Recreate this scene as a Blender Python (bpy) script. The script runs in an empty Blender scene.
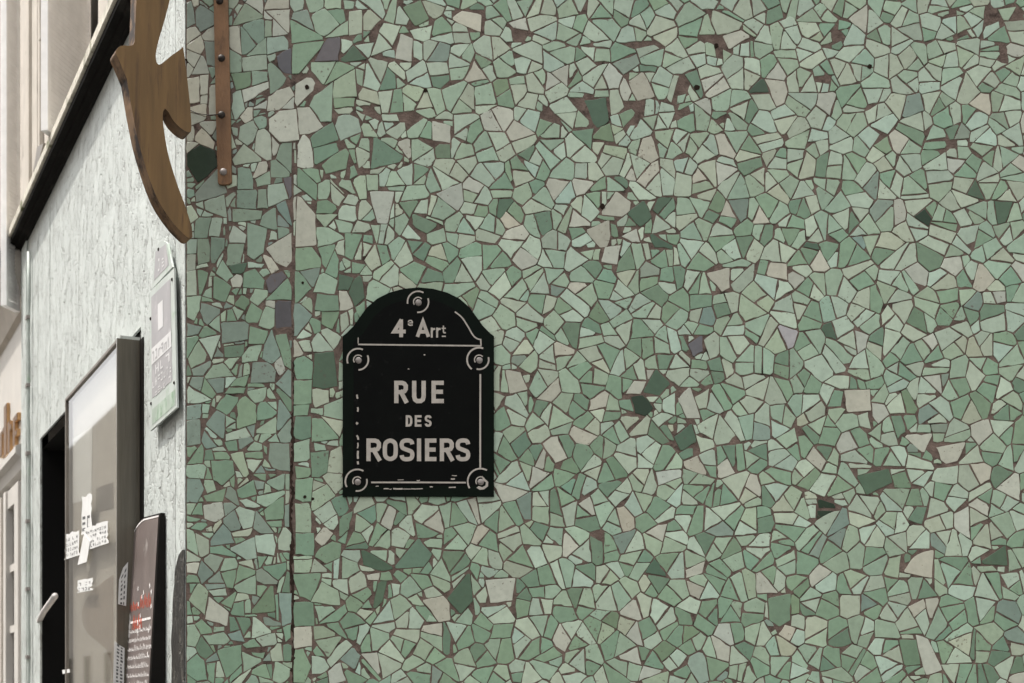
import bpy, bmesh, math, random
from mathutils import Vector, Matrix
random.seed(11)
R = math.radians

# ------------------------------------------------------------------ camera, light, exposure
SC = bpy.context.scene
F, CX, HY, CAMZ, D = 1500.0, 512.0, 704.0, 1.6, 3.98
cam_d = bpy.data.cameras.new("camera"); cam = bpy.data.objects.new("camera", cam_d)
SC.collection.objects.link(cam); SC.camera = cam
cam.location = (0, 0, CAMZ); cam.rotation_euler = (R(90), 0, 0)
cam_d.sensor_width = 36; cam_d.lens = F/1024*36
cam_d.shift_y = (HY-341.5)/1024; cam_d.clip_end = 500
cam_d.dof.use_dof = True; cam_d.dof.focus_distance = D; cam_d.dof.aperture_fstop = 6.3

w = bpy.data.worlds.new("World"); SC.world = w; w.use_nodes = True
nt = w.node_tree; bg = nt.nodes['Background']
sky = nt.nodes.new('ShaderNodeTexSky'); sky.sky_type = 'NISHITA'; sky.sun_disc = False
SUN = Vector((-.38, .03, .92)).normalized()
sky.sun_elevation = math.asin(SUN.z); sky.sun_rotation = math.atan2(SUN.x, SUN.y)
sky.dust_density = 6; sky.ozone_density = 1; sky.air_density = 1.0
hs = nt.nodes.new('ShaderNodeHueSaturation'); hs.inputs['Saturation'].default_value = .0   # an overcast sky is nearly grey
nt.links.new(sky.outputs[0], hs.inputs['Color']); nt.links.new(hs.outputs[0], bg.inputs[0])
bg.inputs[1].default_value = .15
sl = bpy.data.lights.new("sun", 'SUN'); sl.energy = 2.0; sl.angle = R(1.5); sl.color = (1, .95, .88)
so = bpy.data.objects.new("sun", sl); SC.collection.objects.link(so)
so.rotation_euler = SUN.to_track_quat('Z', 'Y').to_euler(); so.location = (-6, -4, 12)
SC.view_settings.view_transform = 'Standard'; SC.view_settings.look = 'None'
SC.view_settings.exposure = 1.40; SC.view_settings.gamma = 1
SC.render.engine = 'CYCLES'; SC.cycles.use_denoising = True; SC.cycles.max_bounces = 8

# ------------------------------------------------------------------ frames of reference
PX = D/F                                              # metres per pixel on the mosaic wall
def mw(px, py): return ((px-CX)*PX, CAMZ+(HY-py)*PX)  # mosaic wall: pixel -> x, z
TH = math.atan2(710, F)                               # the painted front turns back by this angle
COR = Vector(((186-CX)*PX, D, 0))
DV = Vector((-math.sin(TH), math.cos(TH), 0)); NV = Vector((-math.cos(TH), -math.sin(TH), 0))
SIDE_ROT = R(90)+TH                                   # local x runs along the front, local y points out of it
def lw(px, py, out=0.0):                              # painted front: pixel -> s, z in a plane "out" metres proud
    k = (px-CX)/F; o = COR+NV*out
    s = (k*o.y-o.x)/(DV.x-k*DV.y)
    y = o.y+s*DV.y
    return s, CAMZ+(HY-py)/F*y

# ------------------------------------------------------------------ object helpers
COL = SC.collection
def tag(o, label=None, cat=None, group=None, kind=None):
    if label: o['label'] = label
    if cat: o['category'] = cat
    if group: o['group'] = group
    if kind: o['kind'] = kind
    return o
def empty(name, loc=(0,0,0), rz=0, label=None, cat=None, group=None):
    o = bpy.data.objects.new(name, None); COL.objects.link(o); o.empty_display_size = .1
    o.location = loc; o.rotation_euler = (0, 0, rz)
    return tag(o, label, cat, group)
def obj(name, bm, mat, parent=None, smooth=False):
    me = bpy.data.meshes.new(name)
    bmesh.ops.recalc_face_normals(bm, faces=bm.faces[:])
    bm.to_mesh(me); bm.free(); me.materials.append(mat)
    if smooth:
        for p in me.polygons: p.use_smooth = True
    o = bpy.data.objects.new(name, me); COL.objects.link(o)
    if parent: o.parent = parent
    return o
def side_thing(name, label, cat, s=0.0, out=0.0, z=0.0, group=None):
    return empty(name, COR+DV*s+NV*out+Vector((0,0,z)), SIDE_ROT, label, cat, group)
def box(bm, a, b, bev=0.0):
    v = [bm.verts.new((x, y, z)) for x in (a[0], b[0]) for y in (a[1], b[1]) for z in (a[2], b[2])]
    f = [bm.faces.new([v[i] for i in q]) for q in ((0,1,3,2),(4,6,7,5),(0,4,5,1),(2,3,7,6),(0,2,6,4),(1,5,7,3))]
    if bev:
        es = list({e for q in f for e in q.edges})
        bmesh.ops.bevel(bm, geom=es, offset=bev, segments=2, affect='EDGES', profile=.6)
def bx(*boxes, bev=0.0):
    bm = bmesh.new()
    for a, b in boxes:
        lo = [min(p, q) for p, q in zip(a, b)]; hi = [max(p, q) for p, q in zip(a, b)]
        t = bmesh.new(); box(t, lo, hi, bev)
        m = bpy.data.meshes.new("tmp"); t.to_mesh(m); t.free(); bm.from_mesh(m); bpy.data.meshes.remove(m)
    return bm
def prism(pts, f, t0, t1, bev=0.0, bm=None):
    """pts: outline in 2-D; f(u, v, t) -> 3-D point; extruded from t0 (back) to t1 (front)."""
    new = bm is None
    bm = bm or bmesh.new()
    a = [bm.verts.new(f(u, v, t0)) for u, v in pts]
    if bev:
        cx = sum(p[0] for p in pts)/len(pts); cy = sum(p[1] for p in pts)/len(pts)
    b = [bm.verts.new(f(u, v, t1)) for u, v in pts]
    n = len(pts)
    fa = bm.faces.new(a[::-1]); fb = bm.faces.new(b)
    for i in range(n): bm.faces.new((a[i], a[(i+1) % n], b[(i+1) % n], b[i]))
    if bev: bmesh.ops.bevel(bm, geom=list(fb.edges), offset=bev, segments=2, affect='EDGES', profile=.6)
    return bm
def sweep(prof, x0, x1, bm=None):
    """closed profile in (y, z), run along x"""
    bm = bm or bmesh.new(); n = len(prof)
    a = [bm.verts.new((x0, y, z)) for y, z in prof]; b = [bm.verts.new((x1, y, z)) for y, z in prof]
    bm.faces.new(a); bm.faces.new(b[::-1])
    for i in range(n): bm.faces.new((a[i], b[i], b[(i+1) % n], a[(i+1) % n]))
    return bm
def tube(bm, pts, r, n=8):
    pts = [Vector(p) for p in pts]; rings = []
    for i, p in enumerate(pts):
        t = (pts[min(i+1, len(pts)-1)]-pts[max(i-1, 0)]).normalized()
        u = t.orthogonal().normalized() if i == 0 else (u0-t*u0.dot(t)).normalized()
        u0 = u; v = t.cross(u)
        rings.append([bm.verts.new(p+(u*math.cos(k*2*math.pi/n)+v*math.sin(k*2*math.pi/n))*r) for k in range(n)])
    for a, b in zip(rings, rings[1:]):
        for k in range(n): bm.faces.new((a[k], a[(k+1) % n], b[(k+1) % n], b[k]))
    bm.faces.new(rings[0][::-1]); bm.faces.new(rings[-1])
    return bm
def dome(bm, f, cx, cy, r, h, n=16, rings=4):
    """a rounded screw head: f(u, v, t) -> point"""
    prev = None
    for j in range(rings):
        a = j/rings*math.pi/2
        cur = [bm.verts.new(f(cx+r*math.cos(a)*math.cos(k*2*math.pi/n), cy+r*math.cos(a)*math.sin(k*2*math.pi/n), h*math.sin(a))) for k in range(n)]
        if prev:
            for k in range(n): bm.faces.new((prev[k], prev[(k+1) % n], cur[(k+1) % n], cur[k]))
        prev = cur
    top = bm.verts.new(f(cx, cy, h))
    for k in range(n): bm.faces.new((prev[k], prev[(k+1) % n], top))
    return bm

# ------------------------------------------------------------------ materials
def mat(name, col, rough=.6, spec=.4, metal=0.0, noise=0.0, nscale=20, bump=0.0, bscale=80, stretch=(1,1,1), dirt=None, dscale=6, dthr=.62):
    m = bpy.data.materials.new(name); m.use_nodes = True
    N, L = m.node_tree.nodes, m.node_tree.links; b = N['Principled BSDF']
    b.inputs['Base Color'].default_value = (*col, 1); b.inputs['Roughness'].default_value = rough
    b.inputs['Specular IOR Level'].default_value = spec; b.inputs['Metallic'].default_value = metal
    tc = N.new('ShaderNodeTexCoord'); mp = N.new('ShaderNodeMapping'); mp.inputs['Scale'].default_value = stretch
    L.new(tc.outputs['Object'], mp.inputs['Vector'])
    out = None
    if noise:
        n = N.new('ShaderNodeTexNoise'); n.inputs['Scale'].default_value = nscale; n.inputs['Detail'].default_value = 6
        L.new(mp.outputs[0], n.inputs['Vector'])
        r = N.new('ShaderNodeMapRange'); r.inputs[1].default_value = .3; r.inputs[2].default_value = .7
        r.inputs[3].default_value = 1-noise; r.inputs[4].default_value = 1+noise
        L.new(n.outputs[0], r.inputs[0])
        x = N.new('ShaderNodeMix'); x.data_type = 'RGBA'; x.blend_type = 'MULTIPLY'; x.inputs[0].default_value = 1
        x.inputs[6].default_value = (*col, 1); L.new(r.outputs[0], x.inputs[7]); out = x.outputs[2]
        q = N.new('ShaderNodeMapRange'); q.inputs[3].default_value = max(0, rough-.12); q.inputs[4].default_value = min(1, rough+.12)
        L.new(n.outputs[0], q.inputs[0]); L.new(q.outputs[0], b.inputs['Roughness'])
    if dirt:
        n2 = N.new('ShaderNodeTexNoise'); n2.inputs['Scale'].default_value = dscale; n2.inputs['Detail'].default_value = 8; n2.inputs['Roughness'].default_value = .65
        L.new(mp.outputs[0], n2.inputs['Vector'])
        r2 = N.new('ShaderNodeMapRange'); r2.inputs[1].default_value = dthr-.05; r2.inputs[2].default_value = dthr+.08
        L.new(n2.outputs[0], r2.inputs[0])
        x2 = N.new('ShaderNodeMix'); x2.data_type = 'RGBA'; L.new(r2.outputs[0], x2.inputs[0])
        if out: L.new(out, x2.inputs[6])
        else: x2.inputs[6].default_value = (*col, 1)
        x2.inputs[7].default_value = (*dirt, 1); out = x2.outputs[2]
    if out: L.new(out, b.inputs['Base Color'])
    if bump:
        n3 = N.new('ShaderNodeTexNoise'); n3.inputs['Scale'].default_value = bscale; n3.inputs['Detail'].default_value = 5
        L.new(mp.outputs[0], n3.inputs['Vector'])
        bp = N.new('ShaderNodeBump'); bp.inputs['Strength'].default_value = bump; bp.inputs['Distance'].default_value = .004
        L.new(n3.outputs[0], bp.inputs['Height']); L.new(bp.outputs[0], b.inputs['Normal'])
    return m
def tile_mat():
    m = mat('glazed_tile', (.3,.4,.3), .42, .35)
    N, L = m.node_tree.nodes, m.node_tree.links; b = N['Principled BSDF']
    at = N.new('ShaderNodeVertexColor'); at.layer_name = 'tile_colour'
    tc = N.new('ShaderNodeTexCoord')
    n = N.new('ShaderNodeTexNoise'); n.inputs['Scale'].default_value = 55; n.inputs['Detail'].default_value = 6; n.inputs['Roughness'].default_value = .65
    L.new(tc.outputs['Object'], n.inputs['Vector'])
    r = N.new('ShaderNodeMapRange'); r.inputs[1].default_value = .3; r.inputs[2].default_value = .7; r.inputs[3].default_value = .88; r.inputs[4].default_value = 1.08
    L.new(n.outputs[0], r.inputs[0])
    x = N.new('ShaderNodeMix'); x.data_type = 'RGBA'; x.blend_type = 'MULTIPLY'; x.inputs[0].default_value = 1
    L.new(at.outputs[0], x.inputs[6]); L.new(r.outputs[0], x.inputs[7])
    gm = N.new('ShaderNodeMapping'); gm.inputs['Scale'].default_value = (6, 6, 1.3); L.new(tc.outputs['Object'], gm.inputs['Vector'])
    g2 = N.new('ShaderNodeTexNoise'); g2.inputs['Scale'].default_value = 1; g2.inputs['Detail'].default_value = 7; g2.inputs['Roughness'].default_value = .6
    L.new(gm.outputs[0], g2.inputs['Vector'])
    g3 = N.new('ShaderNodeMapRange'); g3.inputs[1].default_value = .35; g3.inputs[2].default_value = .65; g3.inputs[3].default_value = .90; g3.inputs[4].default_value = 1.03
    L.new(g2.outputs[0], g3.inputs[0])
    x0 = N.new('ShaderNodeMix'); x0.data_type = 'RGBA'; x0.blend_type = 'MULTIPLY'; x0.inputs[0].default_value = 1
    L.new(x.outputs[2], x0.inputs[6]); L.new(g3.outputs[0], x0.inputs[7]); x = x0
    # specks of cement and soot left on the glaze
    n2 = N.new('ShaderNodeTexNoise'); n2.inputs['Scale'].default_value = 120; n2.inputs['Detail'].default_value = 3
    L.new(tc.outputs['Object'], n2.inputs['Vector'])
    n3 = N.new('ShaderNodeTexNoise'); n3.inputs['Scale'].default_value = 7; n3.inputs['Detail'].default_value = 4
    L.new(tc.outputs['Object'], n3.inputs['Vector'])
    ad = N.new('ShaderNodeMath'); ad.operation = 'MULTIPLY_ADD'; ad.inputs[1].default_value = .45
    L.new(n3.outputs[0], ad.inputs[0]); L.new(n2.outputs[0], ad.inputs[2])
    r2 = N.new('ShaderNodeMapRange'); r2.inputs[1].default_value = .90; r2.inputs[2].default_value = 1.0; r2.inputs[4].default_value = .75
    L.new(ad.outputs[0], r2.inputs[0])
    x2 = N.new('ShaderNodeMix'); x2.data_type = 'RGBA'; L.new(r2.outputs[0], x2.inputs[0])
    L.new(x.outputs[2], x2.inputs[6]); x2.inputs[7].default_value = (.10,.07,.055,1)
    L.new(x2.outputs[2], b.inputs['Base Color'])
    q = N.new('ShaderNodeMapRange'); q.inputs[3].default_value = .3; q.inputs[4].default_value = .6
    L.new(n.outputs[0], q.inputs[0]); L.new(q.outputs[0], b.inputs['Roughness'])
    bp = N.new('ShaderNodeBump'); bp.inputs['Strength'].default_value = .25; bp.inputs['Distance'].default_value = .002
    L.new(n.outputs[0], bp.inputs['Height']); L.new(bp.outputs[0], b.inputs['Normal'])
    return m
def peeling_mat(name, paint, under, scale=24, crack=.06, amount=.6):
    """old flaking paint: plates divided by cracks, some of them lifted, grey wood showing in the cracks"""
    m = bpy.data.materials.new(name); m.use_nodes = True
    N, L = m.node_tree.nodes, m.node_tree.links; b = N['Principled BSDF']
    b.inputs['Roughness'].default_value = .6; b.inputs['Specular IOR Level'].default_value = .3
    tc = N.new('ShaderNodeTexCoord'); mp = N.new('ShaderNodeMapping'); mp.inputs['Scale'].default_value = (1.0, 1.0, .55)
    L.new(tc.outputs['Object'], mp.inputs['Vector'])
    wn = N.new('ShaderNodeTexNoise'); wn.inputs['Scale'].default_value = 18; wn.inputs['Detail'].default_value = 6
    L.new(mp.outputs[0], wn.inputs['Vector'])
    wm = N.new('ShaderNodeVectorMath'); wm.operation = 'MULTIPLY_ADD'; wm.inputs[1].default_value = (.07,.07,.07)
    L.new(wn.outputs[1], wm.inputs[0]); L.new(mp.outputs[0], wm.inputs[2])
    def vor(sc):
        v = N.new('ShaderNodeTexVoronoi'); v.feature = 'DISTANCE_TO_EDGE'; v.inputs['Scale'].default_value = sc
        L.new(wm.outputs[0], v.inputs['Vector']); return v
    v1, v2 = vor(scale), vor(scale*2.7)
    vc = N.new('ShaderNodeTexVoronoi'); vc.inputs['Scale'].default_value = scale; L.new(wm.outputs[0], vc.inputs['Vector'])
    big = N.new('ShaderNodeTexNoise'); big.inputs['Scale'].default_value = 5; big.inputs['Detail'].default_value = 5
    L.new(tc.outputs['Object'], big.inputs['Vector'])
    def edge(v, thr):
        r = N.new('ShaderNodeMapRange'); r.inputs[1].default_value = thr*.3; r.inputs[2].default_value = thr; r.inputs[3].default_value = 1; r.inputs[4].default_value = 0
        L.new(v.outputs['Distance'], r.inputs[0]); return r.outputs[0]
    def mul(a, c):
        x = N.new('ShaderNodeMath'); x.operation = 'MULTIPLY'
        L.new(a, x.inputs[0]); L.new(c, x.inputs[1]) if not isinstance(c, float) else setattr(x.inputs[1], 'default_value', c); return x.outputs[0]
    def mx(a, c):
        x = N.new('ShaderNodeMath'); x.operation = 'MAXIMUM'; L.new(a, x.inputs[0]); L.new(c, x.inputs[1]); return x.outputs[0]
    gate = N.new('ShaderNodeMapRange'); gate.inputs[1].default_value = .40; gate.inputs[2].default_value = .62
    L.new(wn.outputs[0], gate.inputs[0])
    cr = mx(mul(edge(v1, crack), gate.outputs[0]), mul(mul(edge(v2, crack*1.2), gate.outputs[0]), .6))
    # fine vertical grain
    gm = N.new('ShaderNodeMapping'); gm.inputs['Scale'].default_value = (60, 60, 24); L.new(tc.outputs['Object'], gm.inputs['Vector'])
    gn = N.new('ShaderNodeTexNoise'); gn.inputs['Scale'].default_value = 1; gn.inputs['Detail'].default_value = 4; L.new(gm.outputs[0], gn.inputs['Vector'])
    gr = N.new('ShaderNodeMapRange'); gr.inputs[1].default_value = .66; gr.inputs[2].default_value = .74; gr.inputs[4].default_value = .7
    L.new(gn.outputs[0], gr.inputs[0])
    # small places where the paint has come off altogether
    fl = N.new('ShaderNodeMapRange'); fl.inputs[1].default_value = .64; fl.inputs[2].default_value = .68; fl.inputs[4].default_value = .8
    fn = N.new('ShaderNodeTexNoise'); fn.inputs['Scale'].default_value = 26; fn.inputs['Detail'].default_value = 8; fn.inputs['Roughness'].default_value = .6
    L.new(mp.outputs[0], fn.inputs['Vector']); L.new(fn.outputs[0], fl.inputs[0])
    mask = mul(mx(mx(cr, gr.outputs[0]), fl.outputs[0]), amount)
    tint = N.new('ShaderNodeMix'); tint.data_type = 'RGBA'; tint.blend_type = 'MULTIPLY'; tint.inputs[0].default_value = 1
    tr = N.new('ShaderNodeMapRange'); tr.inputs[1].default_value = .3; tr.inputs[2].default_value = .7; tr.inputs[3].default_value = .88; tr.inputs[4].default_value = 1.06
    L.new(big.outputs[0], tr.inputs[0]); tint.inputs[6].default_value = (*paint, 1); L.new(tr.outputs[0], tint.inputs[7])
    mxn = N.new('ShaderNodeMix'); mxn.data_type = 'RGBA'; L.new(mask, mxn.inputs[0])
    L.new(tint.outputs[2], mxn.inputs[6]); mxn.inputs[7].default_value = (*under, 1)
    L.new(mxn.outputs[2], b.inputs['Base Color'])
    # relief: every plate at its own tilt, cracks sunk
    h1 = mul(vc.outputs['Color'], .28)
    h2 = N.new('ShaderNodeMath'); h2.operation = 'SUBTRACT'; L.new(h1, h2.inputs[0]); L.new(cr, h2.inputs[1])
    h3 = N.new('ShaderNodeMath'); h3.operation = 'MULTIPLY_ADD'; L.new(fn.outputs[0], h3.inputs[0]); h3.inputs[1].default_value = 1.1; L.new(h2.outputs[0], h3.inputs[2])
    bp = N.new('ShaderNodeBump'); bp.inputs['Strength'].default_value = .9; bp.inputs['Distance'].default_value = .0045
    L.new(h3.outputs[0], bp.inputs['Height']); L.new(bp.outputs[0], b.inputs['Normal'])
    return m

M = dict(
    tile=tile_mat(),
    grout=mat('cement_bed', (.135,.10,.083), .95, .1, noise=.35, nscale=40, bump=.8, bscale=160, dirt=(.035,.026,.022), dscale=22, dthr=.60),
    paint=peeling_mat('flaking_white_paint', (.475,.503,.48), (.16,.15,.135)),
    trim=peeling_mat('white_trim_paint', (.475,.505,.48), (.25,.23,.21), scale=30, amount=.45),
    black_old=peeling_mat('old_black_paint', (.018,.017,.015), (.13,.12,.10), scale=20, crack=.08, amount=.6),
    cornice=mat('dark_cornice_paint', (.009,.008,.007), .8, .06, noise=.4, nscale=14, bump=.6, bscale=50, stretch=(.5,1,1), dirt=(.03,.028,.024), dscale=9, dthr=.6),
    zinc=mat('weathered_ledge', (.50,.47,.40), .8, .2, noise=.22, nscale=25, bump=.5, bscale=60, dirt=(.10,.105,.05), dscale=9, dthr=.58),
    stone=mat('beige_render', (.46,.42,.37), .9, .15, noise=.1, nscale=9, bump=.3, bscale=90, dirt=(.22,.19,.16), dscale=5, dthr=.66),
    cream=mat('cream_paint', (.50,.475,.44), .65, .25, noise=.06, nscale=8, bump=.15, bscale=60, dirt=(.36,.32,.28), dscale=6, dthr=.7),
    shutter=mat('white_shutter_paint', (.88,.865,.85), .55, .3, noise=.06, nscale=18, bump=.1, bscale=60, dirt=(.3,.27,.25), dscale=12, dthr=.72),
    brownwood=mat('brown_varnish', (.095,.083,.062), .22, .5, noise=.3, nscale=6, bump=.12, bscale=40, stretch=(6,6,.5)),
    frame=mat('brown_frame', (.17,.15,.13), .45, .4, noise=.2, nscale=12, stretch=(4,4,.6)),
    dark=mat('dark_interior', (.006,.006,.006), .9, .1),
    wood=mat('sign_wood', (.155,.092,.038), .6, .25, noise=.22, nscale=5, bump=.25, bscale=14, stretch=(9,9,.9), dirt=(.075,.043,.025), dscale=3.4, dthr=.58),
    woodedge=mat('sign_wood_edge', (.21,.125,.065), .65, .25, noise=.25, nscale=18, bump=.3, bscale=60, dirt=(.022,.013,.009), dscale=9, dthr=.49),
    strap=mat('rusty_brass', (.165,.088,.042), .5, .4, metal=.25, noise=.35, nscale=12, stretch=(2,2,.7), bump=.3, bscale=90, dirt=(.05,.027,.015), dscale=9, dthr=.60),
    iron=mat('blackened_iron', (.03,.024,.02), .55, .4, metal=.5, noise=.3, nscale=60, bump=.4, bscale=150),
    steel=mat('dull_steel', (.24,.215,.20), .55, .4, metal=.4, noise=.25, nscale=120, bump=.2, bscale=200),
    enamel=mat('black_enamel', (.0016,.0020,.0016), .55, .06, noise=.4, nscale=20, bump=.05, bscale=60, dirt=(.011,.011,.010), dscale=30, dthr=.665),
    enamel_rim=mat('dark_green_enamel', (.002,.0045,.0026), .55, .06, noise=.3, nscale=20, bump=.05, bscale=60),
    letter=mat('ivory_enamel', (.37,.335,.295), .5, .3, noise=.12, nscale=60, dirt=(.16,.13,.11), dscale=90, dthr=.66),
    lilac=mat('faded_lilac_print', (.315,.305,.31), .5, .3, noise=.1, nscale=15, dirt=(.40,.38,.385), dscale=14, dthr=.6),
    plate=mat('pale_plate', (.41,.445,.415), .5, .35, noise=.1, nscale=20, dirt=(.3,.38,.3), dscale=12, dthr=.62),
    plateg=mat('green_stained_plate', (.33,.39,.33), .5, .35, noise=.2, nscale=20, dirt=(.20,.29,.20), dscale=26, dthr=.56),
    white=mat('white_print', (.55,.545,.54), .55, .3, noise=.05, nscale=40),
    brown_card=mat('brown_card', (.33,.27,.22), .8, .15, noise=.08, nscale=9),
    paper=mat('white_paper', (.60,.595,.58), .8, .15, noise=.06, nscale=30, bump=.2, bscale=60),
    ink=mat('grey_ink', (.10,.10,.10), .8, .15),
    slate=mat('menu_slate', (.135,.108,.10), .35, .45, noise=.18, nscale=9, bump=.05, dirt=(.30,.27,.255), dscale=16, dthr=.66),
    chalk=mat('chalk_white', (.58,.55,.53), .8, .1, noise=.2, nscale=90),
    red=mat('red_chalk', (.42,.075,.04), .7, .2, noise=.25, nscale=80),
    casing=mat('black_casing', (.007,.006,.005), .5, .12, noise=.3, nscale=14),
    gold=mat('gilt_letter', (.46,.27,.12), .4, .45, metal=.3, noise=.15, nscale=20),
    goldside=mat('brown_letter_face', (.17,.105,.065), .5, .4, noise=.2, nscale=30),
    blind=mat('beige_blind', (.52,.475,.425), .8, .2, noise=.06, nscale=4),
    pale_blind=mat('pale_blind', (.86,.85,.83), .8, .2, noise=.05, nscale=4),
    asphalt=mat('asphalt', (.05,.05,.05), .9, .2, noise=.3, nscale=60, bump=.5, bscale=200),
    paving=mat('stone_paving', (.22,.21,.195), .85, .2, noise=.2, nscale=6, bump=.3, bscale=60),
    facade=mat('pale_limestone', (.55,.51,.46), .9, .15, noise=.1, nscale=2, bump=.2, bscale=30),
)
g = bpy.data.materials.new('window_glass'); g.use_nodes = True   # a thin pane: mirrors more the flatter it is looked along
gn_, gl_ = g.node_tree.nodes, g.node_tree.links; gn_.remove(gn_['Principled BSDF'])
tr_ = gn_.new('ShaderNodeBsdfTransparent'); tr_.inputs[0].default_value = (.96,.96,.94,1)
gy_ = gn_.new('ShaderNodeBsdfGlossy'); gy_.inputs['Roughness'].default_value = .02
lw_ = gn_.new('ShaderNodeLayerWeight'); lw_.inputs[0].default_value = .5
pw_ = gn_.new('ShaderNodeMath'); pw_.operation = 'POWER'; pw_.inputs[1].default_value = 5; gl_.new(lw_.outputs['Facing'], pw_.inputs[0])
fr_ = gn_.new('ShaderNodeMath'); fr_.operation = 'MULTIPLY_ADD'; fr_.inputs[1].default_value = .95; fr_.inputs[2].default_value = .04; gl_.new(pw_.outputs[0], fr_.inputs[0])
mx_ = gn_.new('ShaderNodeMixShader'); gl_.new(fr_.outputs[0], mx_.inputs[0]); gl_.new(tr_.outputs[0], mx_.inputs[1]); gl_.new(gy_.outputs[0], mx_.inputs[2])
gl_.new(mx_.outputs[0], gn_['Material Output'].inputs[0]); M['glass'] = g

# ------------------------------------------------------------------ ground
gz = bmesh.new(); box(gz, (-60,-60,-.3), (60,60,-.13)); tag(obj('street', gz, M['asphalt']), kind='structure')
pv = bmesh.new()
box(pv, (-1.4,1.6,-.13), (12,3.9,0), .015)
tag(obj('pavement', pv, M['paving']), kind='structure')
ps = bmesh.new(); box(ps, (0,0,-.13), (22,1.5,0), .015)
o = obj('pavement', ps, M['paving']); o.location = COR+Vector((0,0,-.002)); o.rotation_euler = (0,0,SIDE_ROT); tag(o, kind='structure')

# ------------------------------------------------------------------ polygon tools for the mosaic
def area(p):
    return .5*sum(p[i][0]*p[(i+1) % len(p)][1]-p[(i+1) % len(p)][0]*p[i][1] for i in range(len(p)))
def clip(p, nx, ny, c):                               # keep nx*x+ny*y <= c
    out = []; n = len(p)
    for i in range(n):
        a, b = p[i], p[(i+1) % n]
        da, db = nx*a[0]+ny*a[1]-c, nx*b[0]+ny*b[1]-c
        if da <= 0: out.append(a)
        if (da < 0 < db) or (db < 0 < da):
            t = da/(da-db); out.append((a[0]+(b[0]-a[0])*t, a[1]+(b[1]-a[1])*t))
    return out
def ccw(p): return p if area(p) > 0 else p[::-1]
def hull(p):
    p = sorted(set(p))
    def half(q):
        h = []
        for c in q:
            while len(h) > 1 and (h[-1][0]-h[-2][0])*(c[1]-h[-2][1])-(h[-1][1]-h[-2][1])*(c[0]-h[-2][0]) <= 0: h.pop()
            h.append(c)
        return h
    a, b = half(p), half(p[::-1]); return a[:-1]+b[:-1]
def edges(p):                                         # outward normals of a ccw polygon
    for i in range(len(p)):
        a, b = p[i], p[(i+1) % len(p)]
        dx, dy = b[0]-a[0], b[1]-a[1]; l = math.hypot(dx, dy)
        if l > 1e-6: yield dy/l, -dx/l, (dy*a[0]-dx*a[1])/l
def inset(p, d):
    q = p
    for nx, ny, c in edges(p):
        q = clip(q, nx, ny, c-(d() if callable(d) else d))
        if len(q) < 3: return []
    return q
def bb(p): return min(q[0] for q in p), min(q[1] for q in p), max(q[0] for q in p), max(q[1] for q in p)
def inside(p, x, y): return all(nx*x+ny*y <= c for nx, ny, c in edges(p))
def carve(p, f, gap):                                 # cut p so that it stays clear of the convex f
    q = p
    for nx, ny, c in edges(f):
        q = clip(q, nx, ny, c+gap)
        if len(q) < 3: return p
    if abs(area(q)) < .5: return p
    best, ba = [], 0
    for nx, ny, c in edges(f):
        q = clip(p, -nx, -ny, -(c+gap))
        if len(q) > 2 and abs(area(q)) > ba: best, ba = q, abs(area(q))
    return best
def simplify(p, n, tol):
    p = list(p)
    while len(p) > 3:
        best = None
        for i in range(len(p)):
            a, b, c = p[i-1], p[i], p[(i+1) % len(p)]
            t = abs((b[0]-a[0])*(c[1]-a[1])-(b[1]-a[1])*(c[0]-a[0]))/2
            if best is None or t < best[0]: best = (t, i)
        if best[0] < tol or len(p) > n: p.pop(best[1])
        else: break
    return p

def around(p, f, gap):                                # all of p outside the convex f, in convex pieces
    rest, out = p, []
    q = p
    for nx, ny, c in edges(f):
        q = clip(q, nx, ny, c+gap)
        if len(q) < 3: return [p]
    if abs(area(q)) < .5: return [p]
    for nx, ny, c in edges(f):
        q = clip(rest, -nx, -ny, -(c+gap))
        if len(q) > 2 and abs(area(q)) > 8: out.append(q)
        rest = clip(rest, nx, ny, c+gap)
        if len(rest) < 3 or abs(area(rest)) < .5: return out
    return out
# tile colours (glaze colours, linear)
CO = dict(w=(.435,.445,.365), q=(.37,.43,.330), m=(.305,.402,.292), n=(.385,.475,.372), g=(.205,.308,.207), e=(.150,.230,.154), d=(.075,.125,.078),
          k=(.016,.036,.018), y=(.195,.26,.21), p=(.115,.107,.112), o=(.16,.235,.145), b=(.215,.28,.228), l=(.36,.36,.37))
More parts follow.
